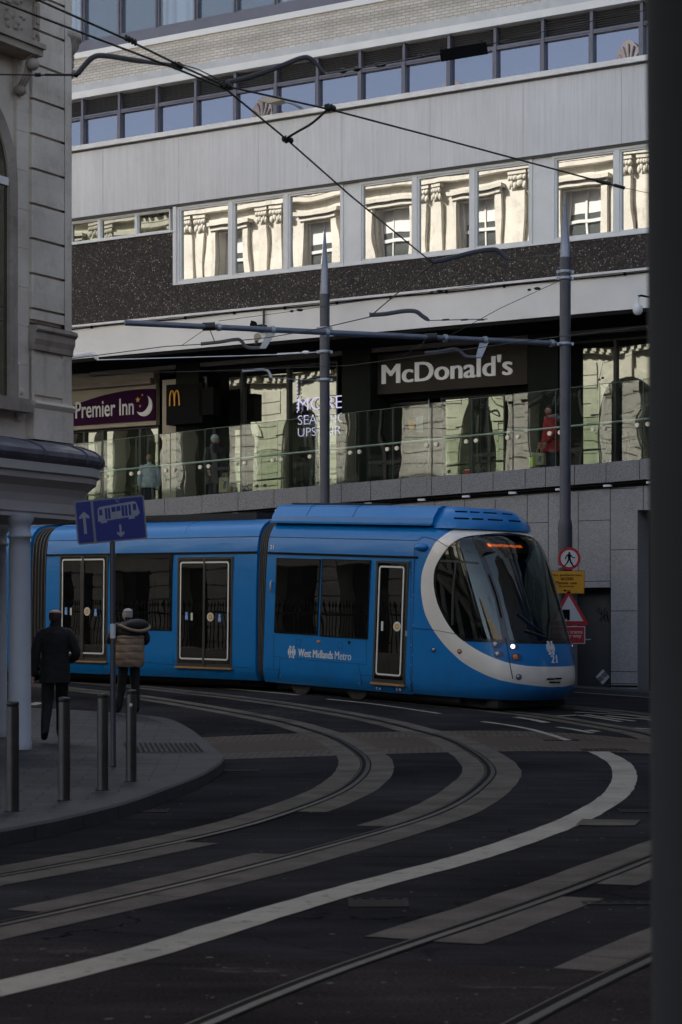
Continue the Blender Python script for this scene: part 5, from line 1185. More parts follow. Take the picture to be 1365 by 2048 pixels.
for i in range(6): m.box(x0+.1+i*.45, x0+.16+i*.45, .78, .82, 3.62, 3.67)
tb(m, 'roof_rail', M['bogie'], CB)
# ------------------------------------------------------------------ overhead line: masts, arm, wires, pull-offs
I4 = Matrix.Identity(4)
def mast(px, Y, zt, zc, r, label):
    p = at(px, 1265, Y); z0 = gz(p.x, p.y)-.05
    t = empty('tram_mast', (p.x, p.y, z0), label, 'mast', 'tall masts carrying the overhead line'); fr = ROOT[t.name]; a = lambda z: z-z0
    m = MB(); m.lathe((0, 0, 0), [(.145, 0), (.145, a(3.72)), (r+.012, a(3.84)), (r, a(3.86)), (r, a(zc))], 28); m.build('shaft', M['pole'], t, fr)
    m = MB(); m.lathe((0, 0, 0), [(r, a(zc)), (r*.93, a(zc+.15)), (.012, a(zt)), (.001, a(zt+.02))], 24); m.build('spike', M['pole_tip'], t, fr)
    m = MB(); m.lathe((0, 0, 0), [(.148, a(2.9)), (.15, a(2.92)), (.148, a(2.93))], 24, False); m.build('seam_band', M['galv'], t, fr); return t, p
M['pole_tip'] = simple('pole_tip', (.16, .165, .2), .28, .7, .15, 3)
t1, p1 = mast(650, 46.6, 10.4, 8.93, .108, 'left mast, rising behind the tram roof'); t2, p2 = mast(1131, 43.0, 10.35, 9.1, .112, 'right mast, with the round pedestrian sign at its foot')
def clamp(t, p, z, r=.108):
    m = MB(); m.lathe((p.x, p.y, z-.035), [(r+.002, 0), (r+.02, .0), (r+.02, .07), (r+.002, .07)], 22, False); m.box(p.x-r-.07, p.x-r-.0, p.y-.03, p.y+.03, z-.03, z+.03); m.box(p.x+r, p.x+r+.06, p.y-.03, p.y+.03, z-.03, z+.03); m.build('clamp', M['galv'], t, I4)
zz_ = lambda y, Y: HC+(YH-y)/F*Y
for y in (704, 760, 657): clamp(t1, p1, zz_(y, 46.6))
for y in (544, 557, 688): clamp(t2, p2, zz_(y, 43))
def PX(pts, Y0, Y1=None):
    Y1 = Y0 if Y1 is None else Y1; x0, x1 = pts[0][0], pts[-1][0]
    return [at(x, y, Y0+(Y1-Y0)*((x-x0)/(x1-x0) if x1 != x0 else 0)) for x, y in pts]
def wire(name, pts, r, label, cat='wire', mt='wire', sag=0):
    m = MB(); m.tube(pts, r, 6); return tag(m.build(name, M[mt]), label, cat)
ca = empty('cantilever_arm', at(680, 666, 41.5), 'long grey tube arm reaching out over the tram from the right mast', 'arm')
A0, A1 = at(250, 645.5, 40.1), at(1112, 687, 42.95)
m = MB(); m.tube([A0, A1], .055, 12); m.build('tube', M['galv_dark'] if 'galv_dark' in M else simple('arm_tube', (.1, .115, .15), .4, .5, .15, 4), ca, I4)
along = lambda px: A0+(A1-A0)*((px-250)/(1112-250))
for px in (428, 533, 640, 880, 962, 1104):
    m = MB(); q = along(px); d_ = (A1-A0).normalized(); m.tube([q-d_*.035, q+d_*.035], .075, 12); m.build('collar', M['galv'], ca, I4)
def flat(name, pts, r, label, mt='arm', cat='pull-off arm', group='overhead pull-off arms'):
    m = MB(); rs = r if isinstance(r, list) else [r]*len(pts); m.tube(pts, [(a*.35, a) for a in rs], 8); return tag(m.build(name, M[mt]), label, cat, group)
def curve_px(pts, n=5):
    P_ = [Vector(p) for p in pts]; o = []
    for i in range(len(P_)-1):
        a, b, c, d = P_[max(i-1, 0)], P_[i], P_[i+1], P_[min(i+2, len(P_)-1)]
        for k in range(n):
            t = k/n; v = .5*((2*b)+(c-a)*t+(2*a-5*b+4*c-d)*t*t+(3*b-a-3*c+d)*t**3); o.append((v.x, v.y))
    return o+[pts[-1]]
# contact wires
zk = lambda x, y, z: atz(x, y, z)
wb = [zk(0, 3, 5.9), zk(354, 138, 5.92), zk(451, 177, 5.95), zk(574, 279, 6.0), zk(700, 390, 6.08), zk(834, 500, 6.25), zk(867, 526, 6.3), zk(739, 634, 6.5), zk(641, 657, 6.55), zk(538, 675, 6.62), zk(410, 688, 6.68), zk(330, 693, 6.7), zk(147, 717, 6.8), zk(20, 735, 6.85)]
wb = [at(-120, -55, wb[0].y-2)]+wb
wire('contact_wire', wb, .0085, 'black overhead wire curving above the near track, crossing to the left above the tram', 'wire')
wa = [zk(77, 0, 5.95), zk(256, 80, 5.95), zk(354, 128, 5.96), zk(451, 172, 5.98), zk(661, 219, 6.0), zk(900, 282, 6.1), zk(1193, 361, 6.2), zk(1250, 376, 6.22)]
wa = [at(-100, -80, wa[0].y-2)]+wa
wire('contact_wire', wa, .0085, 'black overhead wire from the upper left corner to the white framed windows at right', 'wire')
wire('stay_wire', [wa[-1], at(1330, 393, wa[-1].y+.6)], .003, 'thin stay wire running on from the end of the upper overhead wire', 'wire')
wire('contact_wire', [zk(143, 749, 6.3), zk(430, 742, 6.3), zk(700, 731, 6.3), zk(885, 706, 6.3), zk(1080, 678, 6.25), zk(1303, 652, 6.2), zk(1420, 640, 6.2)], .007, 'thin dark overhead wire running just above the tram in front of the shop signs', 'wire')
m = MB(); m.tube(PX([(1193, 361), (1222, 368)], wa[-1].y-.1), .02, 6); m.tube(PX([(1228, 370), (1250, 376)], wa[-1].y-.05), .018, 6); tag(m.build('wire_insulator', M['wire']), 'black insulators near the right end of the upper overhead wire', 'insulator')
# pull-off arms along the wires
Ya = wb[2].y
a1 = curve_px([(154, 150), (172, 128), (190, 113), (215, 112), (280, 122), (352, 131)]); flat('pull_off_arm', PX(a1, 16.6), [.01]+[.021]*(len(a1)-6)+[.016]*5, 'bent dark arm at the upper left, ending beside the stone building')
wire('span_rod', PX([(150, 150), (122, 150), (70, 150), (0, 149), (-80, 147)], 16.6), .006, 'thin rod from the upper left bent arm to the stone building', 'rod')
m = MB(); m.tube(PX([(70, 149.5), (82, 149.5)], 16.6), .016, 8); m.tube(PX([(90, 149.5), (146, 149.8)], 16.6), .0095, 8); m.ball(at(153, 150, 16.6), .02); tag(m.build('rod_insulator', M['wire']), 'black insulator on the rod in front of the stone quoins', 'insulator')
a2 = curve_px([(449, 166), (500, 154), (560, 133), (600, 117), (622, 118), (650, 147)]); flat('pull_off_arm', PX(a2, Ya+.3), [.012]+[.02]*(len(a2)-5)+[.014]*4, 'bent dark arm in front of the upper row of hotel windows')
sw = PX([(650, 148), (690, 141), (760, 130), (882, 105)], Ya+.3, 24); wire('span_wire', sw+PX([(975, 90), (1120, 55), (1303, 18), (1400, 0)], 24, 27), .006, 'span wire carrying the black board across the top right', 'wire')
m = MB()
for x, y in ((686, 141.5), (714, 138), (757, 130), (765, 129), (843, 112)): q = at(x, y, 17+7*(x-650)/232+.3); m.ball(q, (.04, .03, .022), 8, 6)
tag(m.build('span_fitting', M['wire']), 'row of small black fittings on the upper span wire', 'fitting')
m = MB(); fr = Matrix.Translation(at(928, 104, 24)) @ Matrix.Rotation(R(9.5), 4, 'Y').inverted(); m.bevbox(-.265, .265, -.02, .02, -.062, .062, .01)
hs = empty('hanging_board', fr, 'small black board hanging from the span wire at the top', 'board'); m.build('board', M['sign_black'], hs, fr)
m = MB(); m.box(-.25, -.22, -.01, .01, .062, .09); m.box(.2, .23, -.01, .01, .062, .09); m.build('hook', M['wire'], hs, fr)
a3 = curve_px([(867, 524), (900, 517), (945, 505), (985, 499), (1000, 504), (1015, 518)]); flat('pull_off_arm', PX(a3, wb[7].y+.0), [.03]*len(a3), 'bent grey arm in front of the pebble-dash panel left of the right mast')
wire('span_rod', PX([(1015, 519), (1070, 514), (1122, 508)], wb[7].y, 42.8), .009, 'thin rod from the bent arm before the pebble dash to the right mast', 'rod')
a4 = curve_px([(739, 630), (770, 628), (810, 622), (832, 623), (845, 632), (859, 641)]); flat('pull_off_arm', PX(a4, wb[8].y), [.042]+[.034]*(len(a4)-3)+[.02]*2, 'bent dark arm in front of the white canopy fascia')
wire('span_rod', PX([(859, 641), (900, 640), (975, 638)], wb[8].y, wb[8].y+1), .007, 'thin rod running right from the arm before the white canopy fascia', 'rod')
m = MB()
for x in (885, 922, 955): m.tube(PX([(x, 640), (x+14, 639)], wb[8].y+.3), .016, 6)
tag(m.build('rod_insulator', M['arm']), 'small fittings on the rod before the white canopy fascia', 'insulator')
def hanger(pts, Yb, px_top, label, l2):
    q = curve_px(pts, 4); a = flat('pull_off_arm', PX(q, Yb), .033, label)
    top = along(px_top); m = MB(); e = PX([pts[-1]], Yb)[0]; m.add([top+Vector((-.09, -.02, 0)), top+Vector((.09, -.02, 0)), e+Vector((.02, -.02, -.02)), e+Vector((-.1, -.02, -.02)), top+Vector((-.09, .02, 0)), top+Vector((.09, .02, 0)), e+Vector((.02, .02, -.02)), e+Vector((-.1, .02, -.02))], [(0, 1, 2, 3), (7, 6, 5, 4), (0, 4, 5, 1), (2, 6, 7, 3), (1, 5, 6, 2), (0, 3, 7, 4)]); tag(m.build('drop_bracket', M['galv']), l2, 'bracket', 'drop brackets under the tube arm')
hanger([(402, 688), (440, 684), (470, 679), (482, 681), (496, 695), (530, 695)], along(533).y, 533, 'bent grey arm hanging under the left half of the tube arm', 'flat bracket dropping from the tube arm near the horn loudspeakers')
hanger([(850, 706), (880, 703), (908, 698), (920, 702), (934, 713), (962, 713)], along(962).y, 962, 'bent grey arm hanging under the right half of the tube arm', 'flat bracket dropping from the tube arm above the shop lettering')
for px, lx, ly, rx, ry, lb in ((409, 362, 692, 430, 684, 'left'), (850, 803, 715, 880, 702, 'right')):
    tp = along(px); m = MB(); m.tube([tp, at(lx, ly, tp.y)], .006, 5); m.tube([tp, at(rx, ry, tp.y)], .009, 5); m.tube([tp-Vector((.12, 0, 0)), tp+Vector((.12, 0, .01))], .08, 10); tag(m.build('hanger_stay', M['wire']), 'V-shaped hanger of thin wires under the tube arm, the %s one of two' % lb, 'hanger')
wire('stay_wire', [along(428)+Vector((0, 0, .12)), at(560, 626, 42.5), at(700, 605, 43.2), at(901, 578, 42.8), at(1121, 546, 42.8)], .0055, 'thin stay wire from the tube arm up across the white fascia to the right mast', 'wire')
wire('stay_wire', [along(880), at(1000, 617, 42.6), at(1121, 561, 42.8)], .0065, 'thin stay wire rising steeply from the tube arm to the right mast', 'wire')
for px, py, Y, lb in ((600, 620, 42.6, 'left'), (880, 582, 42.8, 'middle'), (1075, 577, 42.8, 'right')):
    m = MB(); m.ball(at(px, py, Y), (.07, .03, .03), 8, 6); m.ball(at(px-16, py+2.5, Y), (.04, .025, .025), 8, 6); tag(m.build('stay_insulator', M['wire']), 'dark insulator on the thin stays, the %s one of three' % lb, 'insulator')
# two white arms on the left mast
q = curve_px([(118, 716), (150, 712), (184, 708), (197, 720)]); flat('pull_off_arm', PX(q, 41.6, 42), [.05]*(len(q)-2)+[.03, .02], 'bright white arm beside the stone building, at the end of a pale span wire', 'white_arm')
wire('span_wire', PX([(197, 720), (330, 716), (470, 712), (560, 709), (638, 704)], 42, 46.4), .011, 'pale span wire from the bright white arm to the left mast', 'wire', 'white_arm')
m = MB(); m.tube(PX([(555, 708.5), (600, 706)], 46, 46.2), .022, 6); m.ball(at(612, 704.5, 46.2), (.09, .02, .035), 8, 6); tag(m.build('turnbuckle', M['white_arm']), 'pale turnbuckle on the span wire near the left mast', 'fitting')
q = curve_px([(485, 742), (500, 741), (533, 740), (543, 755)]); flat('pull_off_arm', PX(q, 45.6), [.05, .035]+[.03]*(len(q)-2), 'small pale arm with a knob end before the shop window, left of the left mast', 'galv')
wire('span_rod', PX([(543, 755), (600, 760), (640, 760)], 45.6, 46.4), .012, 'pale rod from the small knobbed arm to the left mast', 'rod', 'galv')
# jumper between the two upper wires, junction clamps
q = curve_px([(576, 275), (598, 262), (625, 246), (652, 222), (660, 212)]); wire('jumper_cable', PX(q, zk(574, 279, 6.0).y, zk(661, 219, 6).y), .011, 'short bent cable joining the two upper overhead wires', 'cable')
for x, y, Y, lb in ((575, 280, zk(574, 279, 6).y, 'lower end of the short bent cable'), (660, 216, zk(661, 219, 6).y, 'upper end of the short bent cable'), (354, 132, 16.6, 'crossing of the wires beside the upper left arm'), (451, 172, Ya, 'crossing of the wires below the louvred windows')):
    m = MB(); 
    for i in range(4): m.ball(at(x-7+i*5, y-2+3*(i % 2), Y), (.022, .018, .028), 7, 5)
    m.tube([at(x-3, y-9, Y), at(x-2, y+6, Y)], .008, 5); tag(m.build('wire_clamp', M['wire']), 'black clamp at the '+lb, 'clamp', 'clamps on the overhead wires')
m = MB()
for i in range(4): m.ball(at(253+i*6, 76+i*3, zk(256, 80, 5.95).y), (.014, .012, .028), 6, 5)
tag(m.build('wire_clamp', M['wire']), 'toothed black clamp on the upper wire in front of the hotel windows', 'clamp', 'clamps on the overhead wires')
wire('stay_wire', PX([(360, 128), (395, 138), (440, 160)], 16.7), .005, 'short turnbuckle stay between the two wire crossings', 'wire')
# small fittings on the building
sp_ = on(556, 203, FM, 39.6); fr = FM
lm = empty('flood_lamp', FM @ Matrix.Translation((sp_[0], 39.6, sp_[1])), 'flat pale lamp on a short bracket at the sill above the white wall', 'lamp')
m = MB(); m.plate([(sp_[0]-.42, sp_[1]+.05), (sp_[0]-.2, sp_[1]+.09), (sp_[0]+.15, sp_[1]+.06), (sp_[0]+.2, sp_[1]-.02), (sp_[0]-.1, sp_[1]-.05)], 39.45, 39.75); m.build('lamp_head', M['cream_board'], lm, FM)
m = MB(); m.tube([(sp_[0]+.15, 39.6, sp_[1]), (sp_[0]+.35, 39.7, sp_[1]-.08), (sp_[0]+.4, 40.0, sp_[1]-.14)], .03, 8); m.build('bracket', M['galv'], lm, FM)
hn = empty('horn_loudspeaker', FM @ Matrix.Translation((-28, 39.8, 8.5)), 'pair of small grey horn units on the white fascia beside the left mast', 'loudspeaker')
for (x, y), tilt, nm in (((508, 650), .1, 0), ((516, 674), -.12, 1)):
    s, z = on(x, y, FM, 39.6); m = MB(); m.tube([(s-.14, 39.72, z+tilt), (s-.02, 39.6, z+tilt*.3), (s+.1, 39.45, z-.02)], [.03, .055, .085], 12); m.build('horn', M['cream_board'] if nm else M['grate'], hn, FM)
s, z = on(513, 660, FM, 39.7); m = MB(); m.box(s-.03, s+.16, 39.72, 39.9, z-.04, z+.12); m.tube([(s+.1, 39.85, z+.1), (s+.1, 39.85, z+.5)], .025, 8); m.build('bracket', M['dark_metal'], hn, FM)
s, z = on(1276, 617, FM, 39.0); cd = empty('dome_camera', FM @ Matrix.Translation((s, 39.0, z)), 'white dome camera hanging on a bent arm at the right end of the white fascia', 'camera')
m = MB(); m.lathe((s, 39.0, z-.06), [(.03, -.07), (.07, -.05), (.095, 0), (.1, .04), (.095, .1), (.06, .13), (.03, .16), (.025, .3), (.03, .31)], 18); m.build('housing', M['letter_white'], cd, FM)
m = MB(); m.ball((s, 39.0, z-.07), (.06, .06, .06), 14, 8); m.build('lens_dome', M['black'], cd, FM)
m = MB(); m.tube([(s, 39.0, z+.24), (s+.05, 39.05, z+.26), (s+.35, 39.5, z+.2), (s+.45, 39.95, z+.15)], .022, 8); m.build('arm', M['grate'], cd, FM)
# ------------------------------------------------------------------ traffic signs
def facing(px, py, Y, roll=0, yaw=0): return Matrix.Translation(at(px, py, Y)) @ Matrix.Rotation(R(yaw), 4, 'Z') @ Matrix.Rotation(R(-roll), 4, 'Y')
k_ = F/23.9
fr = facing(222, 1040, 23.9, 5.2); ts = empty('tram_sign', fr @ Matrix.Translation((0, 0, -.25)), 'blue road sign with a white tram and arrows, tilted on a slim post', 'sign')
hw, hh = .39, .245
m = MB(); m.plate(rrect(-hw, hw, -hh, hh, .03), -.006, .004); m.build('sign_plate', M['sign_white_dim'] if 'sign_white_dim' in M else simple('sign_border', (.16, .17, .21), .45), ts, fr)
m = MB(); m.plate(rrect(-hw+.018, -hw+.185, -hh+.018, hh-.018, .015), -.009, -.006); m.plate(rrect(-hw+.212, hw-.018, -hh+.018, hh-.018, .015), -.009, -.006); m.build('blue_field', M['sign_blue'], ts, fr)
wsym = simple('sign_symbol', (.22, .24, .3), .5)
def arrow(m, cx, z0, z1, w_, up=True):
    d = 1 if up else -1; tip = z1 if up else z0; tail = z0 if up else z1
    m.plate([(cx-w_*.32, tail), (cx+w_*.32, tail), (cx+w_*.32, tip-d*w_*1.4), (cx+w_*1.15, tip-d*w_*1.75), (cx+w_*1.15, tip-d*w_*1.1), (cx, tip), (cx-w_*1.15, tip-d*w_*1.1), (cx-w_*1.15, tip-d*w_*1.75), (cx-w_*.32, tip-d*w_*1.4)], -.011, -.009)
m = MB(); arrow(m, -.29, -.13, .12, .048); arrow(m, .1, -.2, -.06, .036, False); m.build('arrow', wsym, ts, fr)
m = MB(); m.plate([(-.14, -.01), (.3, .02), (.33, .05), (.3, .17), (.28, .185), (-.11, .155), (-.135, .13)], -.011, -.009); m.plate([(-.11, -.03), (-.04, -.025), (-.04, .0), (-.11, -.005)], -.011, -.009); m.plate([(.2, -.01), (.27, -.005), (.27, .02), (.2, .015)], -.011, -.009)
m.plate([(.07, .19), (.0775, .19), (.13, .225), (.122, .225)], -.011, -.009); m.plate([(.06, .225), (.068, .225), (.118, .183), (.11, .183)], -.011, -.009); m.plate([(.07, .236), (.12, .236), (.12, .229), (.07, .229)], -.011, -.009); m.build('tram_symbol', wsym, ts, fr)
m = MB()
for x0, x1, z0, z1, sl in ((-.12, -.085, .06, .125, 0), (-.055, -.03, .015, .135, 0), (-.022, .003, .015, .135, 0), (.02, .065, .085, .14, .003), (.075, .12, .09, .145, .003), (.13, .16, .03, .15, 0), (.168, .195, .03, .15, 0), (.21, .235, .035, .155, 0), (.26, .295, .085, .155, 0)):
    m.plate([(x0, z0), (x1, z0+sl), (x1, z1+sl), (x0, z1)], -.013, -.011)
m.build('tram_windows', M['sign_blue'], ts, fr)
b = gp(227, 1533, KH); zb = gz(b.x, b.y)+KH; tp = fr @ Vector((.0, .02, -.1))
m = MB(); m.tube([(b.x, b.y, zb), (tp.x, tp.y+.06, tp.z+.3)], .03, 14); m.build('post', M['pole'], ts, I4)
m = MB(); u = Vector((b.x, b.y, zb)); v_ = Vector((tp.x, tp.y+.06, tp.z+.3))-u
m.tube([u+v_*.48, u+v_*.535], .0305, 14); m.build('post_patch', M['sign_white'], ts, I4)
Ys = 42.55; kk = F/Ys
fr = facing(1139, 1117, Ys); rs = empty('round_sign', fr, 'round red bordered sign with a black walking figure on the right mast', 'sign')
m = MB(); m.ring((0, 0), .17, .222, -.01, .004, 40); m.build('red_border', M['sign_red'], rs, fr)
m = MB(); m.disc((0, 0), .171, -.006, .004, 36); m.build('sign_face', M['sign_white'], rs, fr)
m = MB(); S = lambda pts: m.plate([(x*.0026, z*.0026) for x, z in pts], -.0115, -.006)
m.ring((.0, .112), .001, .02, -.0115, -.006, 14); S([(-12, 34), (8, 36), (12, 20), (10, -2), (-8, -4), (-12, 10)]); S([(10, 34), (14, 28), (26, 12), (46, 8), (46, 2), (24, 4), (6, 22)]); S([(-12, 34), (-28, 18), (-34, -6), (-27, -8), (-21, 12), (-8, 24)]); S([(-8, -2), (4, -4), (-8, -30), (-32, -58), (-42, -62), (-40, -54), (-22, -32)]); S([(-2, -4), (10, -2), (18, -26), (34, -54), (44, -58), (46, -64), (30, -64), (8, -34)])
m.build('walking_figure', M['sign_black'], rs, fr)
fr = facing(1134, 1164.5, Ys); ys = empty('yellow_sign', fr, 'yellow notice with black lettering under the round sign, partly behind the tram', 'sign')
m = MB(); m.box(-.35, .35, -.004, .006, -.228, .228); m.build('sign_edge', M['sign_black'], ys, fr); m = MB(); m.box(-.342, .342, -.008, -.004, -.22, .22); m.build('sign_face', M['sign_yellow'], ys, fr)
for body, x0, x1, z in (('No pedestrian', -.3, .29, .14), ('access', -.12, .13, .07), ('Please use', -.22, .2, -.01), ('footway', -.16, .15, -.08)): text(body, 'lettering', M['sign_black'], ys, fr, x0, x1, z-.03, z+.028, -.011, .003, .01)
m = MB(); m.plate([(-.02, -.17), (.08, -.17), (.08, -.16), (-.02, -.16)], -.011, -.008); m.plate([(-.08, -.165), (-.02, -.19), (-.02, -.14)], -.011, -.008); m.build('arrow', M['sign_black'], ys, fr)
fr = facing(1138, 1217, Ys); tr = empty('triangle_sign', fr, 'red bordered triangular warning sign half hidden behind the tram front', 'sign')
m = MB(); m.plate([(-.39, -.3), (.39, -.3), (.37, -.33), (-.37, -.33)], -.008, .004); m.plate([(-.39, -.3), (.39, -.3), (.02, .34), (-.02, .34)], -.008, .004); m.build('red_border', M['sign_red'], tr, fr)
m = MB(); m.plate([(-.29, -.25), (.29, -.25), (0, .25)], -.011, -.008); m.build('sign_face', M['sign_white'], tr, fr)
m = MB(); m.box(-.12, .02, -.014, -.011, -.2, -.02); m.ring((-.09, -.21), .001, .03, -.0145, -.011, 10); m.ring((-.01, -.21), .001, .03, -.0145, -.011, 10); m.build('symbol', M['sign_black'], tr, fr)
fr = facing(1135, 1270, Ys); rp = empty('red_plate', fr, 'small red plate with white lettering at the bottom of the right mast', 'sign')
m = MB(); m.plate(rrect(-.355, .355, -.175, .175, .02), -.004, .006); m.build('sign_edge', M['sign_white'], rp, fr); m = MB(); m.plate(rrect(-.338, .338, -.158, .158, .015), -.008, -.004); m.build('sign_face', M['sign_red'], rp, fr)
text('Beware trams', 'lettering', M['sign_white'], rp, fr, -.29, .3, .03, .1, -.011, .003, .01); text('two way', 'lettering', M['sign_white'], rp, fr, -.1, .28, -.07, .01, -.011, .003, .01)
m = MB(); m.tube([at(1170, 1279, Ys+.1), at(1182, 1279, Ys+.1)], .012, 6); m.build('bolt', M['galv'], rp, I4)
# ------------------------------------------------------------------ people
def skin_mesh(name, nodes, edges, mats_of_edge, mats, parent, fr, sub=2):
    keys = list(nodes); me = bpy.data.meshes.new('tmp'); me.from_pydata([nodes[k][0] for k in keys], [(keys.index(a), keys.index(b)) for a, b in edges], [])
    o = bpy.data.objects.new('tmp', me); COL.objects.link(o); md = o.modifiers.new('skin', 'SKIN'); md.branch_smoothing = .3
    for i, k in enumerate(keys):
        r = nodes[k][1]; me.skin_vertices[0].data[i].radius = r if isinstance(r, tuple) else (r, r); me.skin_vertices[0].data[i].use_root = (i == 0)
    s = o.modifiers.new('sub', 'SUBSURF'); s.levels = sub; s.render_levels = sub
    dg = bpy.context.evaluated_depsgraph_get(); dg.update(); ev = bpy.data.meshes.new_from_object(o.evaluated_get(dg))
    m = MB(); m.smooth = True; m.add([v.co.copy() for v in ev.vertices], []); seg = [(Vector(nodes[a][0]), Vector(nodes[b][0]), (nodes[a][1] if not isinstance(nodes[a][1], tuple) else max(nodes[a][1]))) for a, b in edges]
    def near(c):
        best, bi = 1e9, 0
        for i, (a, b, r) in enumerate(seg):
            ab = b-a; t = max(0, min(1, (c-a).dot(ab)/max(1e-9, ab.length_squared))); d = (c-(a+ab*t)).length-r*.6
            if d < best: best, bi = d, i
        return mats_of_edge[bi]
    for p in ev.polygons: m.f.append(list(p.vertices)); m.mi.append(near(p.center)); m.sm.append(True)
    bpy.data.objects.remove(o); bpy.data.meshes.remove(me); bpy.data.meshes.remove(ev)
    return m.build(name, mats, parent, fr)
def person(Mx, label, J, legs, top, skin='skin', feet='shoe', name='person', headturn=(0, 0)):
    """one continuous body: head with nose, ears and chin, five-fingered hands, legs and feet; x right, y forward, z up"""
    t = empty(name, Mx, label, 'person'); fr = ROOT[t.name]; b = dict(pelvis=(0, 0, .95), spine=(0, 0, 1.12), chest=(0, .0, 1.32), neck=(0, .0, 1.49), hx=0.0, hy=.02)
    for s, sg_ in (('L', -1), ('R', 1)):
        b.update({'sh'+s: (.18*sg_, 0, 1.43), 'el'+s: (.25*sg_, -.03, 1.15), 'wr'+s: (.26*sg_, .03, .9), 'hp'+s: (.09*sg_, 0, .9), 'kn'+s: (.1*sg_, .02, .5), 'an'+s: (.1*sg_, -.02, .09), 'to'+s: (.12*sg_, .16, .035)})
    b.update(J); V = lambda k: Vector(b[k]); n = {}; e = []; mo = []
    def add(k, p, r, frm=None, mt=0):
        n[k] = (tuple(p), r)
        if frm: e.append((frm, k)); mo.append(mt)
    add('pelvis', V('pelvis'), (.145, .115)); add('spine', V('spine'), (.14, .105), 'pelvis', 1); add('chest', V('chest'), (.16, .115), 'spine', 1); add('neck', V('neck'), .057, 'chest', 1)
    f = Vector((math.sin(headturn[0]), math.cos(headturn[0]), -headturn[1])).normalized(); r_ = Vector((f.y, -f.x, 0)).normalized(); h0 = V('neck')+Vector((b['hx'], b['hy'], 0))
    add('jaw', h0+Vector((0, 0, .085))+f*.015, (.062, .07), 'neck', 0); add('face', h0+Vector((0, 0, .15))+f*.01, (.074, .09), 'jaw', 0); add('crown', h0+Vector((0, 0, .215)), (.07, .085), 'face', 0)
    add('nose', h0+Vector((0, 0, .125))+f*.112, .013, 'face', 0)
    for s, q in (('L', -1), ('R', 1)): add('ear'+s, h0+Vector((0, 0, .135))+r_*(.088*q), .02, 'face', 0)
    for s, q in (('L', -1), ('R', 1)):
        add('sh'+s, V('sh'+s), .062, 'chest', 1); add('el'+s, V('el'+s), .043, 'sh'+s, 1); add('wr'+s, V('wr'+s), .029, 'el'+s, 1)
        d = (V('wr'+s)-V('el'+s)).normalized(); sd = d.cross(Vector((0, 1, 0))); sd = sd.normalized() if sd.length > .2 else Vector((1, 0, 0)); fw = sd.cross(d).normalized()
        add('pa'+s, V('wr'+s)+d*.06, (.036, .02), 'wr'+s, 0)
        for i, (o, l) in enumerate(((-.03, .07), (-.01, .085), (.01, .08), (.03, .062))):
            a = V('wr'+s)+d*.1+fw*o; add('f%d'%i+s, a, .0095, 'pa'+s, 0); c_ = a+d*l*.5+sd*(.012*q*-1); add('g%d'%i+s, c_, .009, 'f%d'%i+s, 0); add('h%d'%i+s, c_+d*l*.35+sd*(.02*q*-1), .008, 'g%d'%i+s, 0)
        a = V('wr'+s)+d*.045+fw*.04; add('t1'+s, a, .011, 'pa'+s, 0); add('t2'+s, a+d*.04+fw*.012, .009, 't1'+s, 0)
        add('hp'+s, V('hp'+s), .1, 'pelvis', 2); add('kn'+s, V('kn'+s), .08, 'hp'+s, 2); add('an'+s, V('an'+s), .062, 'kn'+s, 2)
        tv = (V('to'+s)-V('an'+s)); add('he'+s, V('an'+s)-Vector((tv.x, tv.y, 0)).normalized()*.04-Vector((0, 0, .045)), .038, 'an'+s, 3); add('to'+s, V('to'+s), (.045, .03), 'an'+s, 3)
    skin_mesh('body', n, e, mo, [M[skin], M[top], M[legs], M[feet]], t, fr); t['h'] = 0; del t['h']
    return t, fr, b, h0, f, r_
def coat(t, fr, rings, mt, name='jacket', sleeves=(), n=28, smt=None, puff=0):
    """a garment lofted round the body from (z, rx, ry, cx, cy) rings, with sleeves as (points, radii)"""
    m = MB(); m.smooth = True; rows = []; zz = []
    for i in range(len(rings)-1):
        for k in range(6): t_ = k/6; zz.append([rings[i][j]+(rings[i+1][j]-rings[i][j])*(t_*t_*(3-2*t_)) for j in range(5)])
    zz.append(list(rings[-1]))
    for i, (z, rx, ry, cx_, cy_) in enumerate(zz):
        w_ = 1+puff*abs(math.sin(i*math.pi/6.0))
        rows.append([(cx_+rx*w_*math.copysign(abs(math.cos(2*math.pi*k/n))**.9, math.cos(2*math.pi*k/n)), cy_+ry*w_*math.sin(2*math.pi*k/n)+.007*math.sin(5*2*math.pi*k/n+z*9)+.006*math.sin(9*2*math.pi*k/n-z*23)+.005*math.sin(z*47+k), z+.004*math.sin(k*1.7)) for k in range(n)])
    inn_ = [[(cx_+(x-cx_)*.9, cy_+(y-cy_)*.9, z+.02) for x, y, z in rows[0]] for (zq, rx, ry, cx_, cy_) in [zz[0]]]
    m.grid(inn_+rows, True)
    o = m.build(name, M[mt], t, fr)
    if sleeves:
        m = MB()
        for pts, rr in sleeves:
            C = catmull3(pts); m.tube(C, [rr[0]+(rr[-1]-rr[0])*i/(len(C)-1)+.003*math.sin(i*1.9) for i in range(len(C))], 14); m.ball(C[0], rr[0]*1.06, 12, 8)
        m.build('sleeve', M[smt or mt], t, fr)
    return o
def catmull3(P_, n=6):
    P_ = [Vector(p) for p in P_]; o = []
    for i in range(len(P_)-1):
        a, b, c, d = P_[max(i-1, 0)], P_[i], P_[i+1], P_[min(i+2, len(P_)-1)]
        for k in range(n): t = k/n; o.append(.5*((2*b)+(c-a)*t+(2*a-5*b+4*c-d)*t*t+(3*b-a-3*c+d)*t**3))
    return o+[P_[-1]]
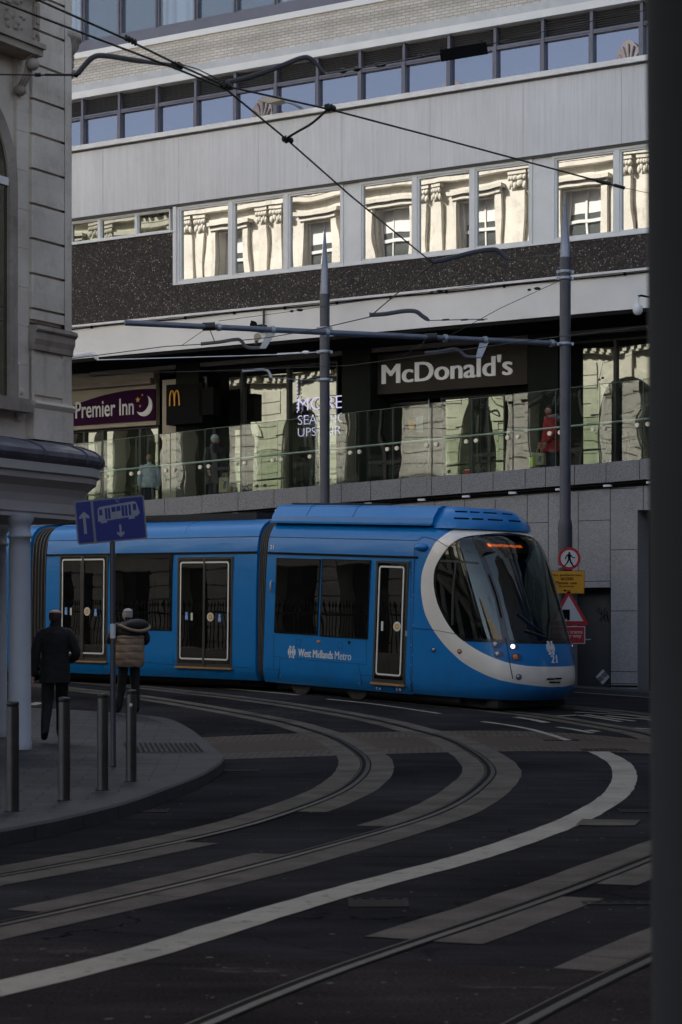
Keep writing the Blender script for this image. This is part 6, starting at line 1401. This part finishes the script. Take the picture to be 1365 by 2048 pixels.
def face_marks(t, fr, h0, f, r_):
    m = MB()
    for q in (-1, 1): m.ball(h0+Vector((0, 0, .15))+f*.092+r_*(.03*q), (.011, .011, .007), 8, 6); m.box(*[v for c in zip(h0+Vector((0, 0, .168))+f*.09+r_*(.03*q)-Vector((.014, .01, .003)), h0+Vector((0, 0, .168))+f*.09+r_*(.03*q)+Vector((.014, .01, .003))) for v in c])
    m.build('eyes', M['dark_hair'], t, fr); m = MB(); m.ball(h0+Vector((0, 0, .085))+f*.088, (.024, .018, .007), 8, 6); m.build('mouth', simple('lips', (.22, .08, .07), .5) if 'lips' not in M else M['lips'], t, fr); M['lips'] = bpy.data.materials['lips']
def hair(t, fr, h0, f, mt, back=.03, r=(.083, .098, .09), up=.185, name='hair', lo=0.0):
    m = MB(); c_ = h0+Vector((0, 0, up))-f*back; m.ball(c_, r, 18, 12); return m.build(name, M[mt], t, fr)
def place(x, y, z, fx, fy, s=1.0): return Matrix.Translation((x, y, z)) @ Matrix.Rotation(math.atan2(fy, fx)-math.pi/2, 4, 'Z') @ Matrix.Scale(s, 4)
# man in the dark suit, walking away
p = Vector(((111-CX)/F*28.3, 28.3)); z = gz(p.x, p.y)+KH
J = dict(knL=(-.1, .03, .5), anL=(-.13, -.2, .17), toL=(-.14, -.09, .035), knR=(.08, .2, .52), anR=(.07, .2, .1), toR=(.09, .37, .035), hpR=(.09, .02, .9), elL=(-.25, -.05, 1.13), wrL=(-.277, -.0, .87), elR=(.265, .0, 1.13), wrR=(.19, .2, 1.06))
t, fr, b, h0, f, r_ = person(place(p.x, p.y, z, -.12, 1, 1.03), 'bald man in a dark suit walking away beside the white column', J, 'trouser', 'suit')
coat(t, fr, [(.76, .2, .15, -.01, .0), (.95, .188, .145, 0, 0), (1.12, .172, .135, 0, 0), (1.3, .195, .14, 0, -.01), (1.4, .19, .12, 0, -.015), (1.455, .125, .09, 0, -.01), (1.485, .075, .07, 0, 0), (1.53, .066, .064, 0, 0)], 'suit', 'jacket', [([(-.165, -.01, 1.365), (-.215, -.03, 1.28), (-.25, -.05, 1.13), (-.275, -.01, .88)], (.076, .055)), ([(.165, -.01, 1.365), (.22, -.02, 1.28), (.265, .0, 1.13), (.2, .17, 1.06)], (.076, .055))])
m = MB(); m.smooth = True; m.grid([[h0+Vector((0, 0, zq))+r_*(.083*math.cos(a))*kq-f*(.098*math.sin(a))*kq for a in [R(-12+204*i/12) for i in range(13)]] for zq, kq in ((.05, .72), (.09, .97), (.14, 1.0), (.17, .95))]); m.build('hair', M['dark_hair'], t, fr)
# man in the tan padded jacket, standing
p = Vector(((259-CX)/F*33.9, 33.9)); z = gz(p.x, p.y)+KH
J = dict(anL=(-.17, .03, .09), toL=(-.24, .17, .035), knL=(-.11, .04, .5), anR=(.12, -.03, .09), toR=(.15, .14, .035), elL=(-.3, .06, 1.18), wrL=(-.17, .27, 1.28), elR=(.27, .02, 1.17), wrR=(.2, .22, 1.2), hy=.06, neck=(0, .04, 1.46))
t, fr, b, h0, f, r_ = person(place(p.x, p.y, z, -.35, .9, .98), 'white haired man in a tan and black padded jacket standing by the blue sign post', J, 'trouser', 'puffer_black')
coat(t, fr, [(.76, .215, .17, 0, .01), (.88, .245, .195, 0, .01), (1.0, .24, .19, 0, 0), (1.12, .235, .185, 0, 0), (1.22, .235, .18, 0, 0), (1.27, .23, .175, 0, 0)], 'puffer', 'jacket', (), 30, None, .05)
coat(t, fr, [(1.24, .235, .18, 0, 0), (1.36, .225, .165, 0, -.01), (1.44, .19, .14, 0, 0), (1.49, .1, .1, 0, .02)], 'puffer_black', 'jacket_yoke', [([(-.19, 0, 1.38), (-.29, .05, 1.2), (-.19, .24, 1.27)], (.095, .07)), ([(.19, 0, 1.38), (.275, .03, 1.2), (.21, .2, 1.2)], (.095, .07))])
m = MB(); m.ball((.1, -.11, 1.44), (.2, .13, .1), 18, 10); m.build('hood', M['puffer_black'], t, fr)
m = MB(); m.tube(catmull3([(-.2, -.1, 1.44), (-.06, -.2, 1.37), (.12, -.24, 1.34), (.27, -.17, 1.38), (.3, -.08, 1.43)]), [.02]+[.026]*11+[.03]*12+[.02], 10); m.build('hood_lining', M['cream_fleece'], t, fr)
hair(t, fr, h0, f, 'white_hair', .026, (.076, .08, .05), .198); m = MB(); m.smooth = True; m.grid([[h0+Vector((0, 0, zq))+r_*(.084*math.cos(a))*kq-f*(.1*math.sin(a))*kq for a in [R(-5+190*i/12) for i in range(13)]] for zq, kq in ((.1, .9), (.13, .97), (.16, 1.0), (.185, .97))]); m.build('hair_back', M['white_hair'], t, fr); face_marks(t, fr, h0, f, r_)
# man in the knitted hat on the walkway
def up_walk(px, c): 
    s = on(px, 950, FM, c)[0]; q = FM @ Vector((s, c, 0)); return q.x, q.y, FZ(s)
x, y, z = up_walk(430, 40.35)
J = dict(elR=(.27, .03, 1.15), wrR=(.3, .16, .93), elL=(-.25, -.03, 1.15), wrL=(-.27, .03, .88))
t, fr, b, h0, f, r_ = person(place(x, y, z, .62, -.78, 1.0), 'bearded man in a grey knitted hat and long dark coat behind the glass balustrade', J, 'jeans', 'coat_dark', headturn=(-.5, 0))
coat(t, fr, [(.62, .25, .18, 0, 0), (.9, .23, .17, 0, 0), (1.12, .215, .16, 0, 0), (1.32, .22, .155, 0, 0), (1.43, .19, .13, 0, 0), (1.5, .1, .09, 0, 0), (1.55, .08, .08, 0, 0)], 'coat_dark', 'coat', [([(-.19, 0, 1.39), (-.26, -.03, 1.16), (-.27, .02, .92)], (.085, .06)), ([(.19, 0, 1.39), (.275, .03, 1.16), (.3, .14, .95)], (.085, .06))])
hair(t, fr, h0, f, 'beanie', .012, (.093, .108, .1), .19, 'knitted_hat'); m = MB(); m.ball(h0+Vector((0, 0, .07))+f*.05, (.06, .055, .05), 12, 8); m.build('beard', M['dark_hair'], t, fr); face_marks(t, fr, h0, f, r_)
def bag(px, py, c, w_, h_, label, mt='paper_bag', swirl=True, yaw=0):
    s, zc = on(px, py, FM, c); o = empty('paper_bag', FM @ Matrix.Translation((s, c, zc-h_/2)), label, 'bag'); f_ = ROOT[o.name]
    m = MB(); d = .07; m.add([(-w_/2, -d, 0), (w_/2, -d, 0), (w_/2, d, 0), (-w_/2, d, 0), (-w_/2-.01, -d*.7, h_), (w_/2-.005, -d*.7, h_), (w_/2-.005, d*.7, h_), (-w_/2-.01, d*.7, h_), (w_/2+.006, 0, h_*.5), (-w_/2-.006, 0, h_*.5)], [(3, 2, 1, 0), (0, 1, 5, 4), (2, 3, 7, 6), (1, 2, 8), (2, 6, 8), (6, 5, 8), (5, 1, 8), (3, 0, 9), (0, 4, 9), (4, 7, 9), (7, 3, 9)]); m.build('bag_body', M[mt], o, f_)
    m = MB()
    for yy in (-d*.6, d*.6): m.tube(catmull3([(-w_*.2, yy, h_-.01), (-w_*.14, yy*.5, h_+.09), (w_*.14, yy*.5, h_+.09), (w_*.2, yy, h_-.01)]), .006, 5)
    m.build('handles', M[mt], o, f_)
    if swirl:
        m = MB(); pts = [(-w_*.42, -d-.004, h_*.86), (-w_*.1, -d*.92-.004, h_*.84), (w_*.2, -d-.004, h_*.66), (w_*.26, -d-.006, h_*.3), (w_*.1, -d-.006, h_*.26), (w_*.14, -d-.006, h_*.55), (w_*.42, -d-.0, h_*.74)]; C = catmull3(pts); m.tube(C, [(.018, .005)]*len(C), 6); m.build('swirl', M['swirl'], o, f_)
    return o
bag(450, 970, 40.15, .24, .34, 'tall paper carrier bag with a blue stripe held by the man in the knitted hat')
# woman in the red coat
x, y, z = up_walk(1101, 40.5)
J = dict(elR=(.2, -.05, 1.15), wrR=(.19, .12, .95), elL=(-.2, .0, 1.15), wrL=(-.2, .16, .92), hx=0)
t, fr, b, h0, f, r_ = person(place(x, y, z, -1, -.25, .97), 'woman in a red coat with a grey fur hood walking left behind the glass balustrade', J, 'jeans', 'coat_red')
coat(t, fr, [(.72, .22, .21, 0, 0), (.95, .2, .185, 0, 0), (1.15, .185, .16, 0, 0), (1.32, .195, .155, 0, 0), (1.43, .17, .13, 0, 0), (1.49, .1, .09, 0, 0)], 'coat_red', 'coat', [([(-.17, 0, 1.38), (-.21, .0, 1.16), (-.2, .14, .95)], (.08, .058)), ([(.17, 0, 1.38), (.21, -.04, 1.16), (.19, .1, .97)], (.08, .058))])
m = MB(); m.ball((0, -.13, 1.46), (.14, .14, .075), 18, 10); m.tube(catmull3([(-.1, .08, 1.47), (-.13, -.04, 1.5), (0, -.14, 1.52), (.13, -.04, 1.5), (.1, .08, 1.47)]), .045, 10); m.build('fur_hood', M['fur'], t, fr)
m = MB()
for q in (-1, 1): m.box(q*.21-.012, q*.21+.012, -.06, .08, .98, 1.0); m.box(q*.21-.012, q*.21+.012, -.07, -.05, .98, 1.16)
m.build('pocket_trim', M['coat_dark'], t, fr)
hair(t, fr, h0, f, 'dark_hair', .03, (.088, .1, .1), .17); m = MB(); m.ball(h0+Vector((0, 0, .1))-f*.06, (.08, .06, .09), 14, 8); m.build('hair_back', M['dark_hair'], t, fr); face_marks(t, fr, h0, f, r_)
bag(1079, 918, 40.2, .26, .25, 'wide paper carrier bag with a blue swirl held by the woman in the red coat'); bag(1066, 924, 40.1, .1, .2, 'small lime green bag beside the wide paper bag', 'lime', False)
# person in the pale blue jacket, seen from behind
x, y, z = up_walk(299, 41.3)
t, fr, b, h0, f, r_ = person(place(x, y, z, -.2, 1, .9), 'person in a pale blue padded jacket seen from behind, below the purple sign', {}, 'jeans', 'coat_blue')
coat(t, fr, [(.85, .21, .16, 0, 0), (1.0, .215, .165, 0, 0), (1.15, .2, .155, 0, 0), (1.3, .21, .15, 0, 0), (1.42, .185, .13, 0, 0), (1.49, .1, .09, 0, 0)], 'coat_blue', 'jacket', [([(-.19, 0, 1.38), (-.25, -.02, 1.16), (-.25, .05, .92)], (.085, .06)), ([(.19, 0, 1.38), (.25, -.02, 1.16), (.25, .05, .92)], (.085, .06))], 28, None, .05)
hair(t, fr, h0, f, 'brown_hair', .02, (.09, .104, .11), .16)
# tram driver
t, fr, b, h0, f, r_ = person(CB @ Matrix.Translation((.5, 1.32, -.12)) @ Matrix.Rotation(R(-90), 4, 'Z'), 'driver in dark clothes seated behind the tram windscreen', dict(knL=(-.12, .42, .92), anL=(-.12, .45, .5), toL=(-.12, .6, .46), knR=(.12, .42, .92), anR=(.12, .45, .5), toR=(.12, .6, .46), elL=(-.26, .1, 1.12), wrL=(-.18, .4, 1.16), elR=(.26, .1, 1.12), wrR=(.18, .4, 1.16)), 'trouser', 'coat_dark')
coat(t, fr, [(.9, .2, .15, 0, 0), (1.12, .19, .14, 0, 0), (1.32, .21, .145, 0, 0), (1.42, .18, .12, 0, 0), (1.49, .08, .08, 0, 0)], 'coat_dark', 'jacket', [([(-.18, 0, 1.38), (-.26, .08, 1.14), (-.19, .36, 1.16)], (.08, .055)), ([(.18, 0, 1.38), (.26, .08, 1.14), (.19, .36, 1.16)], (.08, .055))])
hair(t, fr, h0, f, 'dark_hair', .02, (.085, .1, .09), .18); face_marks(t, fr, h0, f, r_)
s, zc = on(934, 945, FM, 39.72); o = empty('food_carton', FM @ Matrix.Translation((s, 39.76, WZ(s))), 'small red and white food carton left on the parapet below the shop doors', 'carton'); f_ = ROOT[o.name]
m = MB(); m.add([(-.06, -.03, 0), (.06, -.03, 0), (.06, .03, 0), (-.06, .03, 0), (-.08, -.045, .08), (.08, -.045, .09), (.08, .045, .09), (-.08, .045, .08)], [(3, 2, 1, 0), (0, 1, 5, 4), (1, 2, 6, 5), (2, 3, 7, 6), (3, 0, 4, 7)]); m.build('carton_box', M['crate_red'], o, f_); m = MB(); m.box(-.05, .05, -.035, .03, .05, .11); m.build('carton_lid', M['letter_white'], o, f_)
# ------------------------------------------------------------------ camera, sun, sky
cam = bpy.data.cameras.new('camera'); co = bpy.data.objects.new('camera', cam); COL.objects.link(co); sc.camera = co
co.location = (0, 0, HC); co.rotation_euler = (R(90), 0, 0)
cam.sensor_fit = 'AUTO'; cam.sensor_width = 36; cam.lens = F/2048*36; cam.shift_y = (YH-1024)/2048; cam.clip_start = .05; cam.clip_end = 800
cam.dof.use_dof = True; cam.dof.focus_distance = 40; cam.dof.aperture_fstop = 6.3
SUN_AZ, SUN_EL = 5.0, 38.0      # degrees east of the view axis, degrees up
w = bpy.data.worlds.new('World'); sc.world = w; w.use_nodes = True; nt = w.node_tree; nt.nodes.clear()
sky = nt.nodes.new('ShaderNodeTexSky'); sky.sky_type = 'NISHITA'; sky.sun_disc = False; sky.sun_elevation = R(SUN_EL); sky.sun_rotation = R(SUN_AZ); sky.air_density = 1.0; sky.dust_density = 2.0
bg = nt.nodes.new('ShaderNodeBackground'); bg.inputs[1].default_value = .1; wo = nt.nodes.new('ShaderNodeOutputWorld')
bw = nt.nodes.new('ShaderNodeRGBToBW'); mxs = nt.nodes.new('ShaderNodeMix'); mxs.data_type = 'RGBA'; mxs.inputs[0].default_value = .45
nt.links.new(sky.outputs[0], bw.inputs[0]); nt.links.new(sky.outputs[0], mxs.inputs[6]); nt.links.new(bw.outputs[0], mxs.inputs[7]); nt.links.new(mxs.outputs[2], bg.inputs[0]); nt.links.new(bg.outputs[0], wo.inputs[0])
ld = bpy.data.lights.new('sun', 'SUN'); ld.energy = 4.0; ld.angle = R(.5); ld.color = (1, .965, .91); lo_ = bpy.data.objects.new('sun', ld); COL.objects.link(lo_)
d = Vector((math.sin(R(SUN_AZ))*math.cos(R(SUN_EL)), math.cos(R(SUN_AZ))*math.cos(R(SUN_EL)), math.sin(R(SUN_EL))))
lo_.rotation_euler = (-d).to_track_quat('-Z', 'Y').to_euler()
sc.view_settings.view_transform = 'Standard'; sc.view_settings.look = 'None'; sc.view_settings.exposure = EXPO; sc.view_settings.gamma = 1; sc.view_settings.use_curve_mapping = False
sc.cycles.max_bounces = 8; sc.cycles.transparent_max_bounces = 16; sc.cycles.glossy_bounces = 4
sc.cycles.use_denoising = True
